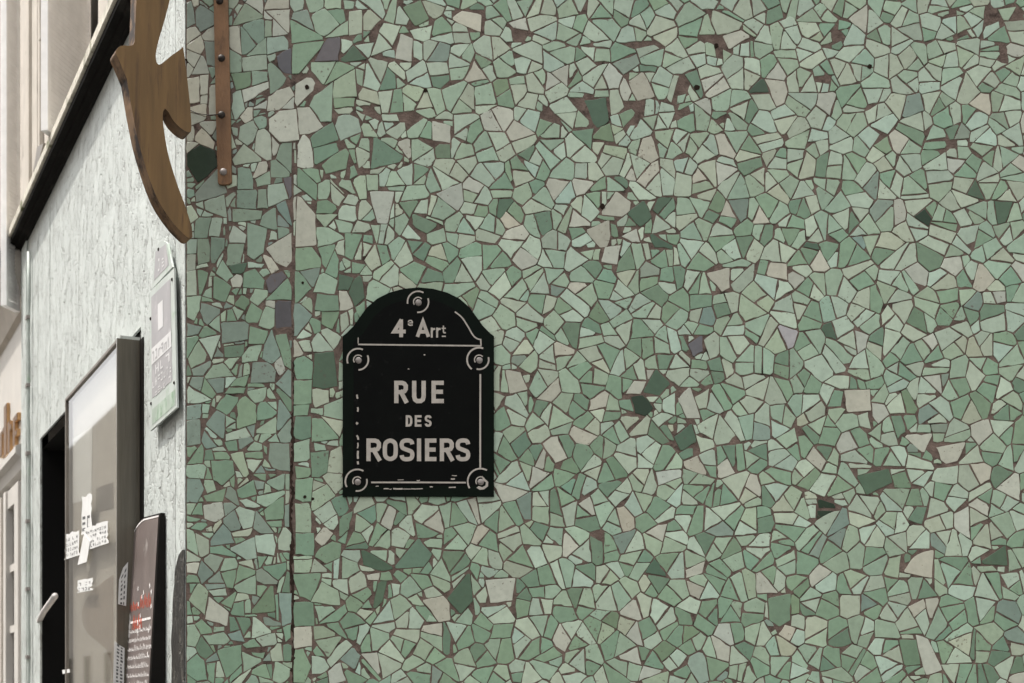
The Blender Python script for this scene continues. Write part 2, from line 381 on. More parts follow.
# tiles read one by one: (crop origin x, y, pixels of crop per photo pixel) : "colour x y x y ..." in crop units
TR = {
(180,0,5.69): """b 20 40 60 20 80 120 70 150 15 165;w 65 0 95 0 95 30 85 60;b 85 45 105 35 185 85 185 135 120 170 90 120;w 25 175 70 148 112 200 40 250 12 245;
w 30 265 108 210 138 305;w 28 275 108 310 80 370 35 325;w 122 315 155 420 58 440;w 35 345 70 385 45 430;w 45 455 108 440 112 570 55 580;w 112 428 162 425 162 535 115 540;
w 115 545 155 540 155 580 118 590;w 135 210 190 150 195 230 150 230;b 150 238 198 238 195 370 165 360;w 165 495 205 495 205 640 155 650;w 62 600 140 595 150 640 135 660 70 630;
g 375 35 460 95 315 135;w 385 20 410 0 495 0 465 75;w 500 0 610 0 610 45 490 50;w 490 60 615 55 610 175;w 530 110 605 185 530 198;w 475 65 520 100 500 108 475 95;g 495 115 525 120 522 200 495 205;
g 370 150 450 115 480 130 478 205 440 240;g 350 165 430 245 385 300 358 300;w 290 165 340 155 350 310 290 260;g 385 310 485 225 488 300;m 497 215 580 205 605 240 600 285 497 300;m 360 330 490 312 490 405 370 400;
g 290 285 350 320 350 400 295 405;p 545 340 630 290 635 410 590 400;m 505 315 545 305 550 340 520 350;g 500 355 595 440 560 510 510 525;g 420 420 488 415 488 455 420 475;w 365 515 495 465 497 495 375 570;
w 600 480 640 545 495 670 490 640 520 540;w 655 490 690 450 765 455 715 610 670 610;w 590 610 640 560 660 605 655 612;g 640 130 800 215 645 240;b 655 85 720 70 750 165 645 110;
g 640 250 820 235 660 425 640 405;p 830 230 900 225 890 345 770 340;m 755 355 885 352 815 470 760 400;g 890 355 980 390 825 480;m 880 460 985 400 995 540 875 545;m 750 570 870 480 865 683 800 683 745 600;
g 885 565 985 560 980 595 890 605;m 820 50 895 140 810 205 770 160 755 100;m 710 0 805 0 805 50 760 70 715 40;m 830 0 905 0 905 40 825 45;g 840 60 920 55 930 115 905 130;m 945 130 945 190 825 210;
m 630 0 700 0 690 45 660 60 640 30;o 300 420 400 410 390 480 330 510;m 310 540 345 520 370 610 320 670 305 620;w 430 620 495 585 490 640 450 650;q 960 80 1024 70 1024 180 965 190""",
(180,110,5.69): """w 350 30 375 0 410 0 405 50 370 65;w 430 0 485 0 470 30 440 20;m 345 160 355 95 405 65 435 115 430 160 385 190;g 430 55 480 40 480 90 450 100;q 445 115 505 125 510 285 410 215;
m 310 285 370 205 450 285 440 310 330 325;w 520 140 560 180 540 250 520 160;g 545 260 600 185 650 180 665 225 660 370;w 675 220 705 155 740 185 748 315 680 325;e 740 165 875 80 890 165 755 212;
w 485 105 560 5 660 -5 672 180 560 185;w 668 0 740 -10 815 95 680 145;
e 755 220 880 190 890 230 775 298;m 910 50 960 40 1005 60 1020 120 910 165 890 110;w 410 305 495 292 485 345 425 378;g 500 300 525 285 615 350 610 380 535 400;g 340 335 400 345 405 440 340 440;
g 440 390 500 355 510 415 455 445;m 505 430 590 415 608 495 515 540;p 585 385 662 380 662 490 620 500;g 335 455 435 460 430 555 335 545;g 445 465 495 462 490 550 440 550;g 310 575 460 570 450 610 310 625;
g 440 640 535 570 540 670;y 550 545 625 510 640 650 610 620;w 620 570 660 505 655 615 630 610;w 668 440 757 512 765 760 735 778 657 775;k 25 270 110 205 190 240 210 310 105 400;
b 100 480 215 350 255 465 105 512;m 150 530 240 490 257 600 155 560;w 70 20 140 40 80 100;w 125 80 205 75 175 130;w 20 110 75 90 70 165 15 170;w 80 175 130 115 185 190 180 220;w 20 185 100 200 30 255;
n 35 560 60 555 90 610 60 635;m 265 510 305 480 270 540;e 680 340 770 430 765 505 680 430;g 690 335 780 350 790 400 770 410;m 795 415 840 410 845 495 800 500;g 820 320 880 265 935 215 950 250 935 325 840 355;
q 835 375 980 335 930 465;q 870 430 930 490 900 535 865 510 855 470;o 775 520 860 510 880 560 850 585 780 590;m 775 595 885 595 825 655""",
(180,220,5.69): """g 100 0 165 0 155 95 95 100;m 180 0 230 0 215 85 165 80;m 25 110 95 108 95 190 25 185;q 25 200 95 195 100 280 25 290;q 30 300 95 285 105 415 25 430;g 100 115 160 105 155 235 95 255;
g 95 265 155 245 150 300 115 415 100 400;g 168 110 245 105 240 160 190 235;q 290 100 310 45 365 90 360 130 295 128;g 290 135 355 135 335 240 275 250;g 395 25 485 50 465 180 420 215 395 195;
w 505 165 645 82 648 378 610 300;w 485 210 555 250 550 295 530 300;p 500 350 540 300 580 280 605 325 515 405;g 495 445 605 340 640 415 635 445;p 545 470 630 460 635 640 570 645 545 580;w 500 465 540 460 540 490 500 490;
g 375 310 420 290 470 350 465 385 370 380;w 300 345 310 315 335 312 350 340 335 372 308 372;m 220 300 250 240 305 320 275 345;d 285 265 370 245 350 310 310 305;g 205 335 285 375 250 455 200 440;
m 25 440 110 430 100 510 75 560 25 530;m 410 455 440 395 490 400 480 500 460 500;g 385 500 405 470 462 510 430 600 385 570;o 325 480 355 440 400 470 385 510;m 445 590 500 495 540 510 525 600 510 610;
y 245 595 390 590 385 700 250 720;g 395 615 490 640 480 700 390 720;g 670 160 735 155 795 235 790 265 668 275;y 695 290 790 275 755 370;g 665 300 745 380 665 460;m 785 330 830 310 885 345 880 410 765 400;
e 790 425 895 425 895 510 780 505;o 755 520 900 520 860 610 790 570;b 665 480 740 545 660 650;g 745 570 800 570 800 620 770 635;w 905 415 940 410 975 490 910 520;d 890 400 910 320 980 340 950 400;
d 960 410 985 350 1024 330 1040 440 990 485;m 780 20 920 100 785 150;g 800 155 880 140 820 280 800 210;g 950 90 1024 95 975 215 945 195;q 890 150 935 110 935 195 905 185;g 825 300 880 170 895 225 890 335""",
(180,330,5.69): """y 515 10 560 145 520 180 455 145;g 555 40 635 20 630 210 600 190;w 545 205 570 160 595 220 570 250;b 425 195 535 200 530 285 415 290;w 645 80 655 70 690 135 650 145;e 260 80 355 65 350 140 265 145;
m 360 140 400 85 455 85 430 165 365 175;y 550 295 625 225 638 240 630 370;e 560 345 630 390 628 450;y 565 410 628 480 565 560;y 560 580 630 520 635 625 580 630;g 650 190 690 150 745 190 740 275 655 280;
g 655 290 740 285 735 420 655 420;g 655 430 725 425 715 475 655 478;d 780 130 865 130 870 180 885 310 830 325 765 315 775 200;n 760 75 790 30 860 120 770 130;n 810 10 850 0 905 45 870 100;
q 755 350 835 335 835 405 775 430;m 830 430 925 385 925 500 830 480;m 745 460 790 440 810 460 790 500 750 495;e 670 495 740 490 740 600 690 615 655 605;g 750 515 810 510 890 610 750 625;q 800 490 925 520 900 600;
m 660 630 725 630 725 780 660 770;y 160 535 210 470 245 490 240 605;g 240 410 270 380 325 395 265 480 215 450;g 335 400 370 390 430 440 420 520 335 550;g 440 430 480 420 540 470 520 490 440 505;m 445 575 550 505 545 575;
b 35 530 105 520 105 640 40 650;b 35 445 110 435 105 500 50 500;m 395 360 480 340 475 380 440 430""",
(180,440,5.69): """y 520 30 610 25 615 165 535 150 515 110;e 745 85 850 75 830 180 800 205 755 200;q 850 80 910 50 920 180 840 180;g 665 130 740 125 745 200 675 210;g 670 225 745 215 735 340 665 345;
m 755 310 840 265 870 315 760 390 750 350;m 665 370 690 355 735 375 735 515 670 515;n 770 410 850 360 890 420 820 465;n 825 470 885 430 890 470 865 505;w 780 560 820 510 865 515 845 570 810 590;
e 860 345 930 325 950 390 920 430 900 430;e 905 440 970 410 950 500 915 535;q 805 210 840 188 910 195 920 260 880 300 835 240;g 670 540 750 530 760 560 750 645 670 640;g 780 660 840 580 905 600 900 660 830 690;
w 145 380 230 368 240 430 200 455 150 440;y 35 230 105 235 125 280 90 345 40 345;g 190 130 290 130 300 190 240 245 200 220;m 300 90 350 80 380 190 370 200;m 450 330 585 300 490 370 450 350;g 490 400 580 340 575 440 500 445;
m 505 240 585 205 580 285;n 440 555 520 548 535 600 525 645 450 630;n 300 620 420 565 430 660 380 670;n 570 570 595 510 630 545 625 620 570 625""",
(180,563,5.69): """w 165 205 265 285 260 345 155 310;o 420 275 520 140 530 265;m 110 130 160 180 145 285 65 210;n 425 320 505 390 420 415;n 445 430 530 410 540 450 500 495;g 225 505 345 480 350 560 270 640;m 355 520 450 555 360 610;
g 655 75 790 70 745 205 690 180;m 750 210 800 115 890 165 900 230;e 660 235 755 230 760 345 660 350;q 655 380 735 365 740 460 660 475;m 770 345 870 405 775 425;m 780 440 905 430 840 520;n 840 545 945 450 970 475 865 585;
b 920 540 975 485 1015 530 990 590;g 650 495 690 490 735 590 700 670 650 670;n 755 540 835 560 840 620 755 620;w 840 615 905 580 930 660 840 683;m 540 660 550 575 615 610 610 650 570 675;n 525 475 565 470 575 545 535 550;
b 575 185 635 185 630 330 590 345""",
(500,0,3.94): """d 300 410 410 395 420 480 385 495;d 845 50 945 95 930 120 860 130 840 80;o 375 540 425 485 440 550;w 515 325 560 295 600 375 545 390;w 885 140 940 122 975 145 905 185""",
(764,510,3.94): """w 600 500 640 515 692 625 645 642;o 540 520 600 520 615 600 560 605;d 865 205 945 150 950 210;k 215 25 220 -5 270 -5;d 25 355 95 340 95 430 60 450 30 430;w 560 240 600 185 660 165 655 258""",
(500,320,3.94): """k 525 310 560 305 595 345 570 370 540 360;d 695 465 750 420 765 475 715 505;d 575 280 615 205 660 250 625 290;p 750 100 790 70 790 120 765 135;w 30 205 75 215 100 270 45 280;w 710 315 745 275 780 380 740 380""",
(490,160,3.79): """d 530 205 580 165 605 215 570 245;d 615 290 685 330 630 325;w 430 200 480 130 525 165 520 210;w 375 270 445 240 450 320 420 325;w 430 380 455 300 490 315 475 388;w 830 435 900 418 900 480 880 490""",
(754,330,3.79): """d 400 560 505 535 515 575 430 615;w 350 235 430 235 435 300 360 305;w 670 455 790 435 765 490 730 500;w 580 405 665 400 640 455;k 250 650 300 668 300 683 255 683""",
(290,490,3.54): """d 260 220 355 275 330 280 265 260;d 630 305 640 390 605 430 565 385;d 318 330 335 330 320 390 302 410;e 380 270 455 180 495 230 470 265;w 700 325 790 320 780 385 715 392;w 480 395 555 380 560 455 530 460""",
(300,0,5.69): """o 600 50 680 15 720 105 660 135;w 880 105 925 75 1020 95 1015 170;w 580 205 630 230 625 340 555 325""",
(300,120,5.69): """e 415 265 430 115 575 210 560 230;d 650 550 765 600 720 635 655 600;w 155 310 300 275 250 410;w 410 420 525 420 490 580 450 575;w 765 20 845 45 845 120 765 105""",
}
VOID = {  # where tiles have fallen off and the cement shows
(300,0,5.69): "360 610 400 610 455 660 450 683 400 660;555 645 640 640 660 665 640 690 570 690;395 195 440 145 460 150 400 240",
(500,0,3.94): "45 110 105 140 90 165 55 165;170 415 235 470 235 490 175 470;515 490 545 430 560 425 535 490;705 330 725 310 745 330 735 365 700 375;690 450 740 420 745 440 680 475;520 170 600 165 610 175 540 188;845 150 870 140 875 230 855 225;850 475 895 450 900 460 860 490",
(760,0,3.88): "280 125 310 120 330 145 285 160;230 300 275 295 270 325 240 320;875 40 915 35 925 80 890 95 870 80;735 40 755 35 760 60 740 65;985 50 1015 45 1020 70 990 78;722 548 760 545 762 572 730 575;930 175 950 170 960 240 935 235;750 140 800 120 805 130 755 152",
(180,0,5.69): "640 430 740 420 690 450 650 480;720 560 780 500 730 600",
(180,220,5.69): "610 640 635 640 640 683 620 683",
}
MARK = {  # colour of whichever tile lies there
(500,0,3.94): "w 80 105 130 160 230 280 490 300 430 270 20 455 820 320 900 610 590 590 835 370 500 360 20 185 800 410;q 655 150 750 205 360 80 860 50 910 120",
(760,0,3.88): "w 370 80 70 250 75 345 260 400 840 405 530 560 730 540 960 190 1000 620;q 450 430 640 460 310 295 450 250 560 340 500 410;d 15 320;b 810 530 570 400",
(764,510,3.94): "w 235 235 680 350 800 20 620 380 115 480 980 660;q 35 320 890 140 545 150;o 130 350 165 285;y 390 395 945 415 960 500 315 50;e 735 190 620 30 960 540",
(500,320,3.94): "w 275 135 235 280 580 215 405 310 520 285 850 575 905 590 685 600 725 560 195 470 300 425 165 555 835 260 975 640 925 370 130 590 215 175;q 520 455 900 165 100 75 835 150;e 690 400 670 145 320 490 245 490;o 415 205 495 605 235 570",
(490,160,3.79): "w 540 60 610 30 290 90 350 80 285 285 335 245 555 290 150 360 40 355 70 245 360 480 805 55 890 20 940 65 900 170 1010 215;q 690 235 795 140 190 590 410 565 330 25;d 635 195 50 150;o 855 175 425 605;y 950 235 260 500 820 575",
(754,160,3.79): "w 120 125 300 145 45 210 170 265 165 340 230 375 165 460 390 505 760 40 870 455 935 530 985 395 610 405 710 400 545 190 65 430;q 280 20 505 30 545 560 630 175 390 280;d 840 140 930 205 240 330 290 620;k 615 220 610 315;o 580 480 615 580;e 460 385;y 440 115 825 530 125 510",
(754,330,3.79): "w 535 165 660 185 655 50 500 265 500 320 360 400 875 400 215 500 415 440 830 665 870 545 1000 610 400 10;q 560 440 740 680 700 565;l 130 35;d 115 585 290 10;e 865 340 965 550 125 100 670 120;o 580 245 555 550;y 610 460 725 185 660 295",
(290,490,3.54): "w 345 100 640 190 490 480 490 120 45 520 155 650 290 300 285 380 120 160 785 650 640 50 820 20 265 590 660 145;e 585 260",
(530,490,3.54): "w 205 40 120 235 470 140 355 100 545 245 560 300 700 240 580 365 370 385 820 330 690 490 350 520 125 470 130 550 870 350 360 590 420 650 670 560 800 20;d 450 260;e 230 100 415 65 870 420;o 555 500 480 570 300 485;y 330 210",
(300,0,5.69): "w 990 520 1000 410;q 510 350 740 75 545 465 400 110;d 330 330",
(300,120,5.69): "w 580 160 305 600 840 440 1000 360 985 660;q 565 490 330 240 270 60;e 660 480",
(330,0,2.355): "w 350 170 385 300 470 310 520 180 460 560 420 525 250 310;q 150 145 410 100 470 155 330 215;o 398 195;e 215 520 190 580",
}
def unit(k, u, v): return k[0]+u/k[2], k[1]+v/k[2]
def parse(k, s, colour=True):
    for part in s.replace('\n', '').split(';'):
        t = part.split(); c = t.pop(0) if colour else None
        v = [float(a) for a in t]
        yield c, [unit(k, v[i], v[i+1]) for i in range(0, len(v), 2)]

X0, X1, Y0, Y1 = 186.5, 1480, -170, 1306             # mosaic extent in photo pixels (reaches the pavement)
tiles = []                                            # (polygon, colour key)
grid = {}
def gadd(p, key):
    a = bb(p)
    for i in range(int(a[0]//40), int(a[2]//40)+1):
        for j in range(int(a[1]//40), int(a[3]//40)+1): grid.setdefault((i, j), []).append((p, key))
def gnear(p):
    a = bb(p); seen = set(); out = []
    for i in range(int(a[0]//40), int(a[2]//40)+1):
        for j in range(int(a[1]//40), int(a[3]//40)+1):
            for q in grid.get((i, j), ()):
                if id(q[0]) not in seen: seen.add(id(q[0])); out.append(q[0])
    return out
for k, s in VOID.items():
    for _, p in parse(k, s, False): gadd(ccw(hull(p)), None)
raw = [ccw(hull(p)) for k, s in TR.items() for c, p in parse(k, s)]
rawkey = {tuple(sorted(p)): p for p in raw}
def p_raw_of(p): return rawkey.get(tuple(sorted(p)))
for k, s in TR.items():
    for c, p in parse(k, s):
        p = ccw(hull(p))
        b_ = bb(p); g_ = [(b_[0]-2, b_[1]-2), (b_[2]+2, b_[1]-2), (b_[2]+2, b_[3]+2), (b_[0]-2, b_[3]+2)]
        for nx, ny, cc in edges(p): g_ = clip(g_, nx, ny, cc+2.0)          # let it grow a little until it meets its neighbours
        for o_ in raw:
            if o_ is not p_raw_of(p) and len(g_) > 2:
                q_ = bb(o_)
                if q_[0] < b_[2]+3 and q_[2] > b_[0]-3 and q_[1] < b_[3]+3 and q_[3] > b_[1]-3: g_ = carve(ccw(g_), o_, .8)
        if len(g_) > 2: p = ccw(g_)
        if abs(sum(v[0] for v in p)/len(p)-292.6) < 30 and 180 <= bb(p)[0] and sum(v[1] for v in p)/len(p) > 150:
            p = clip(p, 1, 0, 291.6) if sum(v[0] for v in p)/len(p) < 292.6 else clip(p, -1, 0, -293.8)
            if len(p) < 3: continue
            p = ccw(p)
        p = clip(p, -1, 0, -X0-.6)
        for f in gnear(p):
            if len(p) > 2: p = carve(p, f, .9)
        if len(p) > 2 and abs(area(p)) > 18:
            p = ccw(p); gadd(p, c); tiles.append((p, c))
marks = [(c, x, y) for k, s in MARK.items() for c, ps in parse(k, s) for x, y in ps]
# random broken tile elsewhere: Voronoi plates, then snapped across
seeds = []; sg = {}
P = 24.0
y = Y0-40
row = 0
while y < Y1+40:
    x = X0-40+(row % 2)*P*.5
    while x < X1+40:
        seeds.append((x+random.uniform(-.5, .5)*P, y+random.uniform(-.5, .5)*P)); x += P
    y += P*.92; row += 1
for i, s in enumerate(seeds): sg.setdefault((int(s[0]//40), int(s[1]//40)), []).append(s)
def cell(s):
    p = [(s[0]-40, s[1]-40), (s[0]+40, s[1]-40), (s[0]+40, s[1]+40), (s[0]-40, s[1]+40)]
    ci, cj = int(s[0]//40), int(s[1]//40)
    nb = [q for i in (-1, 0, 1) for j in (-1, 0, 1) for q in sg.get((ci+i, cj+j), ()) if q is not s]
    nb.sort(key=lambda q: (q[0]-s[0])**2+(q[1]-s[1])**2)
    for q in nb[:18]:
        nx, ny = q[0]-s[0], q[1]-s[1]
        p = clip(p, nx, ny, (q[0]**2+q[1]**2-s[0]**2-s[1]**2)/2)
        if len(p) < 3: break
    return p
def cut(p, ang, off=0):
    cx = sum(q[0] for q in p)/len(p); cy = sum(q[1] for q in p)/len(p)
    nx, ny = math.cos(ang), math.sin(ang); c = nx*cx+ny*cy+off
    return [q for q in (clip(p, nx, ny, c), clip(p, -nx, -ny, -c)) if len(q) > 2]
def blunt(p):                                         # sharp tips break off
    for _ in range(3):
        for i in range(len(p)):
            a, b, c = p[i-1], p[i], p[(i+1) % len(p)]
            u, v = (a[0]-b[0], a[1]-b[1]), (c[0]-b[0], c[1]-b[1]); lu, lv = math.hypot(*u), math.hypot(*v)
            if lu < .1 or lv < .1: continue
            ang = math.acos(max(-1, min(1, (u[0]*v[0]+u[1]*v[1])/lu/lv)))
            if ang < .80:
                d = min(.45*lu, .45*lv, random.uniform(1.4, 2.2)/math.tan(ang/2)*.8)
                p = p[:i]+[(b[0]+u[0]/lu*d, b[1]+u[1]/lu*d), (b[0]+v[0]/lv*d*random.uniform(.6,1), b[1]+v[1]/lv*d*random.uniform(.6,1))]+p[i+1:]
                break
        else: break
    return p
def longest(p):
    b = max(((p[i][0]-p[j][0])**2+(p[i][1]-p[j][1])**2, i, j) for i in range(len(p)) for j in range(i))
    return math.atan2(p[b[1]][1]-p[b[2]][1], p[b[1]][0]-p[b[2]][0])
def snap(p, lvl=0):
    a = abs(area(p))
    pr = .98 if a > 450 else .70 if a > 345 else .14 if a > 265 else 0
    if random.random() < pr and lvl < 4:
        out = []
        for q in cut(p, longest(p)+(random.gauss(0, .30) if random.random() < .85 else random.uniform(-1.2, 1.2)), random.gauss(0, 1.8)): out += snap(q, lvl+1)
        return out
    return [p]
for s in seeds:
    if not (X0-12 < s[0] < X1 and Y0 < s[1] < Y1): continue
    p = cell(s)
    if len(p) < 3: continue
    p = clip(p, -1, 0, -X0); p = clip(p, 0, 1, Y1) if len(p) > 2 else p
    if len(p) < 3: continue
    p = simplify(p, random.choice((6, 6, 7)), 4)
    parts = [p]
    wob = 292.6+1.2*math.sin(s[1]*.021)
    if s[1] > 150: parts = [q for a in parts for q in (clip(a, 1, 0, wob-1.5), clip(a, -1, 0, -wob-1.5)) if len(q) > 2]
    if 120 < s[1] < 485: parts = [q for a in parts for q in ((clip(a, 1, 0, 312.3), clip(a, -1, 0, -313.6)) if min(v[0] for v in a) > 292 else (a,)) if len(q) > 2]
    for a in parts:
        todo = snap(ccw(a))
        for f in [f for q in todo for f in gnear(q)]:
            todo = [b for q in todo for b in (around(ccw(q), f, .45) if len(q) > 2 else ())]
        for q in todo:
            if len(q) < 3: continue
            q = simplify(ccw(q), random.choice((4, 5, 6, 6)) if abs(area(q)) < 260 else 7, 2.2)
            q = inset(q, lambda: random.uniform(.40, .92))
            if len(q) < 3 or abs(area(q)) < (9 if bb(q)[0] < 330 else 16): continue
            q = ccw(blunt(ccw(simplify(q, 6, 1.2))))
            if len(inset(q, .8 if bb(q)[0] < 330 else 1.6)) < 3: continue
            strip = bb(q)[0] < 292
            tiles.append((q, random.choices('qmngeyb', (max(6, 18-bb(q)[1]*.014), 30, max(12, 34-bb(q)[1]*.022), min(40, 16+bb(q)[1]*.022), min(12, 2+bb(q)[1]*.012), .2, .6) if not strip else (8, 22, 14, 34, 8, 4, 14))[0] if random.random() > (.0 if (X0 < s[0] < 1030 and -5 < s[1] < 690) else .09) else random.choice('wwwdo')))  # paler picks towards the top put the sky's light into the colours
mk = {}
for c, x, y in marks: mk.setdefault((int(x//40), int(y//40)), []).append((c, x, y))
bm = bmesh.new(); cl = bm.loops.layers.float_color.new('tile_colour')
def lum(c, f): return tuple(v*f for v in c)
for p, c in tiles:
    a = bb(p)
    for i in range(int(a[0]//40), int(a[2]//40)+1):
        for j in range(int(a[1]//40), int(a[3]//40)+1):
            for mc, x, y in mk.get((i, j), ()):
                if inside(p, x, y): c = mc
    base = CO[c]; f = random.gauss(1, .07); h = random.gauss(0, .03)
    px_ = sum(v[0] for v in p)/len(p); py_ = sum(v[1] for v in p)/len(p)
    if px_ < 300 and py_ < 270 and c in 'mgebq':       # greyer, older glaze on the upper corner pier
        y_ = sum(base)/3; base = tuple(.62*v+.38*y_*k for v, k in zip(base, (.94, 1.04, .93)))
    col = (base[0]*f*(1+h), base[1]*f, base[2]*f*(1-h*.6), 1)
    # break long edges a little, as snapped ceramic does
    q = []
    if len(p) > 3 and random.random() < .35:          # a corner nibbled off
        i = random.randrange(len(p)); a_, b_, c_ = p[i-1], p[i], p[(i+1) % len(p)]
        k1 = random.uniform(1.2, 3)/max(4, math.hypot(a_[0]-b_[0], a_[1]-b_[1])); k2 = random.uniform(1.2, 3)/max(4, math.hypot(c_[0]-b_[0], c_[1]-b_[1]))
        p = p[:i]+[(b_[0]+(a_[0]-b_[0])*k1, b_[1]+(a_[1]-b_[1])*k1), (b_[0]+(c_[0]-b_[0])*k2, b_[1]+(c_[1]-b_[1])*k2)]+p[i+1:]
    for i in range(len(p)):
        u, v = p[i], p[(i+1) % len(p)]; l = math.hypot(v[0]-u[0], v[1]-u[1])
        j = .34
        q.append((u[0]+random.uniform(-j, j), u[1]+random.uniform(-j, j)))
        if l > 7:
            for t in ((.5,) if l < 16 else (.33, .67)):
                t += random.uniform(-.12, .12); e = random.gauss(0, .36)
                q.append((u[0]+(v[0]-u[0])*t-(v[1]-u[1])/l*e, u[1]+(v[1]-u[1])*t+(v[0]-u[0])/l*e))
    cx = sum(v[0] for v in q)/len(q); cy = sum(v[1] for v in q)/len(q)
    tx, ty = random.gauss(0, .02), random.gauss(0, .02); lift = random.uniform(.0016, .0026)
    def pt(v, k, dz):
        d = math.hypot(v[0]-cx, v[1]-cy) or 1; r = max(0, (d-k)/d)
        x, y = cx+(v[0]-cx)*r, cy+(v[1]-cy)*r
        wx, wz = mw(x, y)
        return (wx, D-(lift+dz+(x-cx)*PX*tx+(y-cy)*PX*ty), wz)
    r0 = [bm.verts.new(pt(v, -.15, -lift-.0012)) for v in q]
    r1 = [bm.verts.new(pt(v, 0, -.0005)) for v in q]
    r2 = [bm.verts.new(pt(v, .38, 0)) for v in q]
    fs = [bm.faces.new(r2)]
    n = len(q)
    for ra, rb in ((r0, r1), (r1, r2)):
        for i in range(n): fs.append(bm.faces.new((ra[i], ra[(i+1) % n], rb[(i+1) % n], rb[i])))
    for fc in fs:
        for l in fc.loops: l[cl] = col
wall = empty('mosaic_wall', (0, D, 0), 0, 'wall covered in broken green and ivory tile mosaic with brown cement joints', 'wall')
bmesh.ops.translate(bm, verts=bm.verts[:], vec=(0, -D, 0))
obj('mosaic_tiling', bm, M['tile'], wall)
x0, z1 = mw(186, Y0); x1, _ = mw(X1, 0)
bm = bmesh.new()
nxg, nzg = 90, 90                                    # cement bed, uneven
vs = [[bm.verts.new((x0+(x1-x0)*i/nxg, -.0002-.0007*random.random(), (z1)*j/nzg)) for j in range(nzg+1)] for i in range(nxg+1)]
for i in range(nxg):
    for j in range(nzg): bm.faces.new((vs[i][j], vs[i+1][j], vs[i+1][j+1], vs[i][j+1]))
obj('cement_bed', bm, M['grout'], wall)
# the masonry behind; the painted front leans back from its corner
bm = bmesh.new()
dx = DV*5.0
cs = [(x0, .004), (x1, .004), (x1, 5.0), (x0+dx.x+.35, 5.0), (x0+.03, .04)]
prism(cs, lambda u, v, t: (u, v, t), 0, 5.2, bm=bm); obj('masonry', bm, M['stone'], wall)
# the open crack where the corner pier meets the wall
bm = bmesh.new(); prev = None
for i in range(300):
    y = 325+i*2.9+random.uniform(-.8,.8); x = 292.8+1.3*math.sin(y*.021)+.9*math.sin(y*.13)+random.uniform(-.9,.9)
    k_ = min(1, max(.12, (y-325)/120)); hw = k_*random.choice((.7,1.1,1.5,1.9,2.4,2.9))
    a_, b_ = mw(x-hw, y), mw(x+hw*random.uniform(.5,1), y)
    cur = [bm.verts.new((a_[0], -.0016, a_[1])), bm.verts.new((b_[0], -.0016, b_[1]))]
    if prev and (y > 430 or random.random() < .8): bm.faces.new((prev[0], prev[1], cur[1], cur[0]))
    prev = cur
obj('crack', bm, mat('crack_dirt', (.035,.024,.019), 1, .05, noise=.5, nscale=80), wall)
# drill holes and lumps
bm = bmesh.new()
for x, y, r in ((716,46,2.6),(697,88,2.9),(602.5,206.5,2.6),(425.5,91,2.0),(869.5,67,2.4),(305,497,1.6),(313,499,1.6),(303,283,1.5),(186.5,60,1.2),(307,87.5,2.2)):
    n = 9; wx, wz = mw(x, y)
    vs = [bm.verts.new((wx+PX*r*random.uniform(.75,1.2)*math.cos(k*2*math.pi/n), -.0034, wz+PX*r*random.uniform(.75,1.2)*math.sin(k*2*math.pi/n))) for k in range(n)]
    bs = [bm.verts.new((v.co.x, -.0012, v.co.z)) for v in vs]
    bm.faces.new(vs)
    for k in range(n): bm.faces.new((vs[k], vs[(k+1) % n], bs[(k+1) % n], bs[k]))
obj('drill_hole', bm, mat('dark_hole', (.022,.015,.011), 1, .05), wall)

# ------------------------------------------------------------------ stroke lettering
def smooth(pts, closed=False, k=5):
    out = []; n = len(pts)
    for i in range(n if closed else n-1):
        p0 = pts[(i-1) % n] if closed or i > 0 else pts[i]; p1 = pts[i]; p2 = pts[(i+1) % n]
        p3 = pts[(i+2) % n] if closed or i+2 < n else p2
        for j in range(k):
            t = j/k
            out.append(tuple(.5*((2*p1[a])+(-p0[a]+p2[a])*t+(2*p0[a]-5*p1[a]+4*p2[a]-p3[a])*t*t+(-p0[a]+3*p1[a]-3*p2[a]+p3[a])*t**3) for a in (0, 1)))
    if not closed: out.append(pts[-1])
    return out
S_ = [(1,.80),(.93,.93),(.72,1),(.32,1),(.07,.92),(0,.76),(.08,.61),(.34,.535),(.66,.465),(.92,.39),(1,.24),(.93,.08),(.70,0),(.28,0),(.06,.08),(0,.21)]
GL = {  # centre lines in the unit box, y up; (points, closed, curved)
 'R': [([(0,0),(0,1)],0,0), ([(0,1),(.62,1),(.86,.95),(1,.84),(1,.66),(.86,.54),(.62,.49),(0,.49)],0,0), ([(.5,.49),(1.0,0)],0,0)],
 'U': [([(0,1),(0,.25),(.09,.08),(.3,0),(.7,0),(.91,.08),(1,.25),(1,1)],0,0)],
 'E': [([(1,1),(0,1),(0,0),(1,0)],0,0), ([(0,.51),(.9,.51)],0,0)],
 'D': [([(0,0),(0,1),(.5,1),(.82,.93),(1,.72),(1,.28),(.82,.07),(.5,0)],1,0)],
 'S': [(S_,0,1)],
 'O': [([(0,.7),(0,.3),(.12,.1),(.5,0),(.88,.1),(1,.3),(1,.7),(.88,.9),(.5,1),(.12,.9)],1,1)],
 'I': [([(.5,0),(.5,1)],0,0)],
 '4': [([(.72,1),(.72,0)],0,0), ([(.66,1),(.0,.27),(1,.27)],0,0)],
 'A': [([(0,0),(.5,1),(1,0)],0,0), ([(.2,.28),(.8,.28)],0,0)],
 'r': [([(0,0),(0,1)],0,0), ([(0,.62),(.35,.93),(1,.95)],0,0)],
 't': [([(.4,1),(.4,.15),(.6,0),(1,0)],0,0), ([(0,.68),(1,.68)],0,0)],
 'e': [([(0,.5),(1,.5),(1,.72),(.8,.95),(.5,1),(.2,.95),(0,.75),(0,.25),(.2,.05),(.5,0),(.95,.08)],0,0)],
}
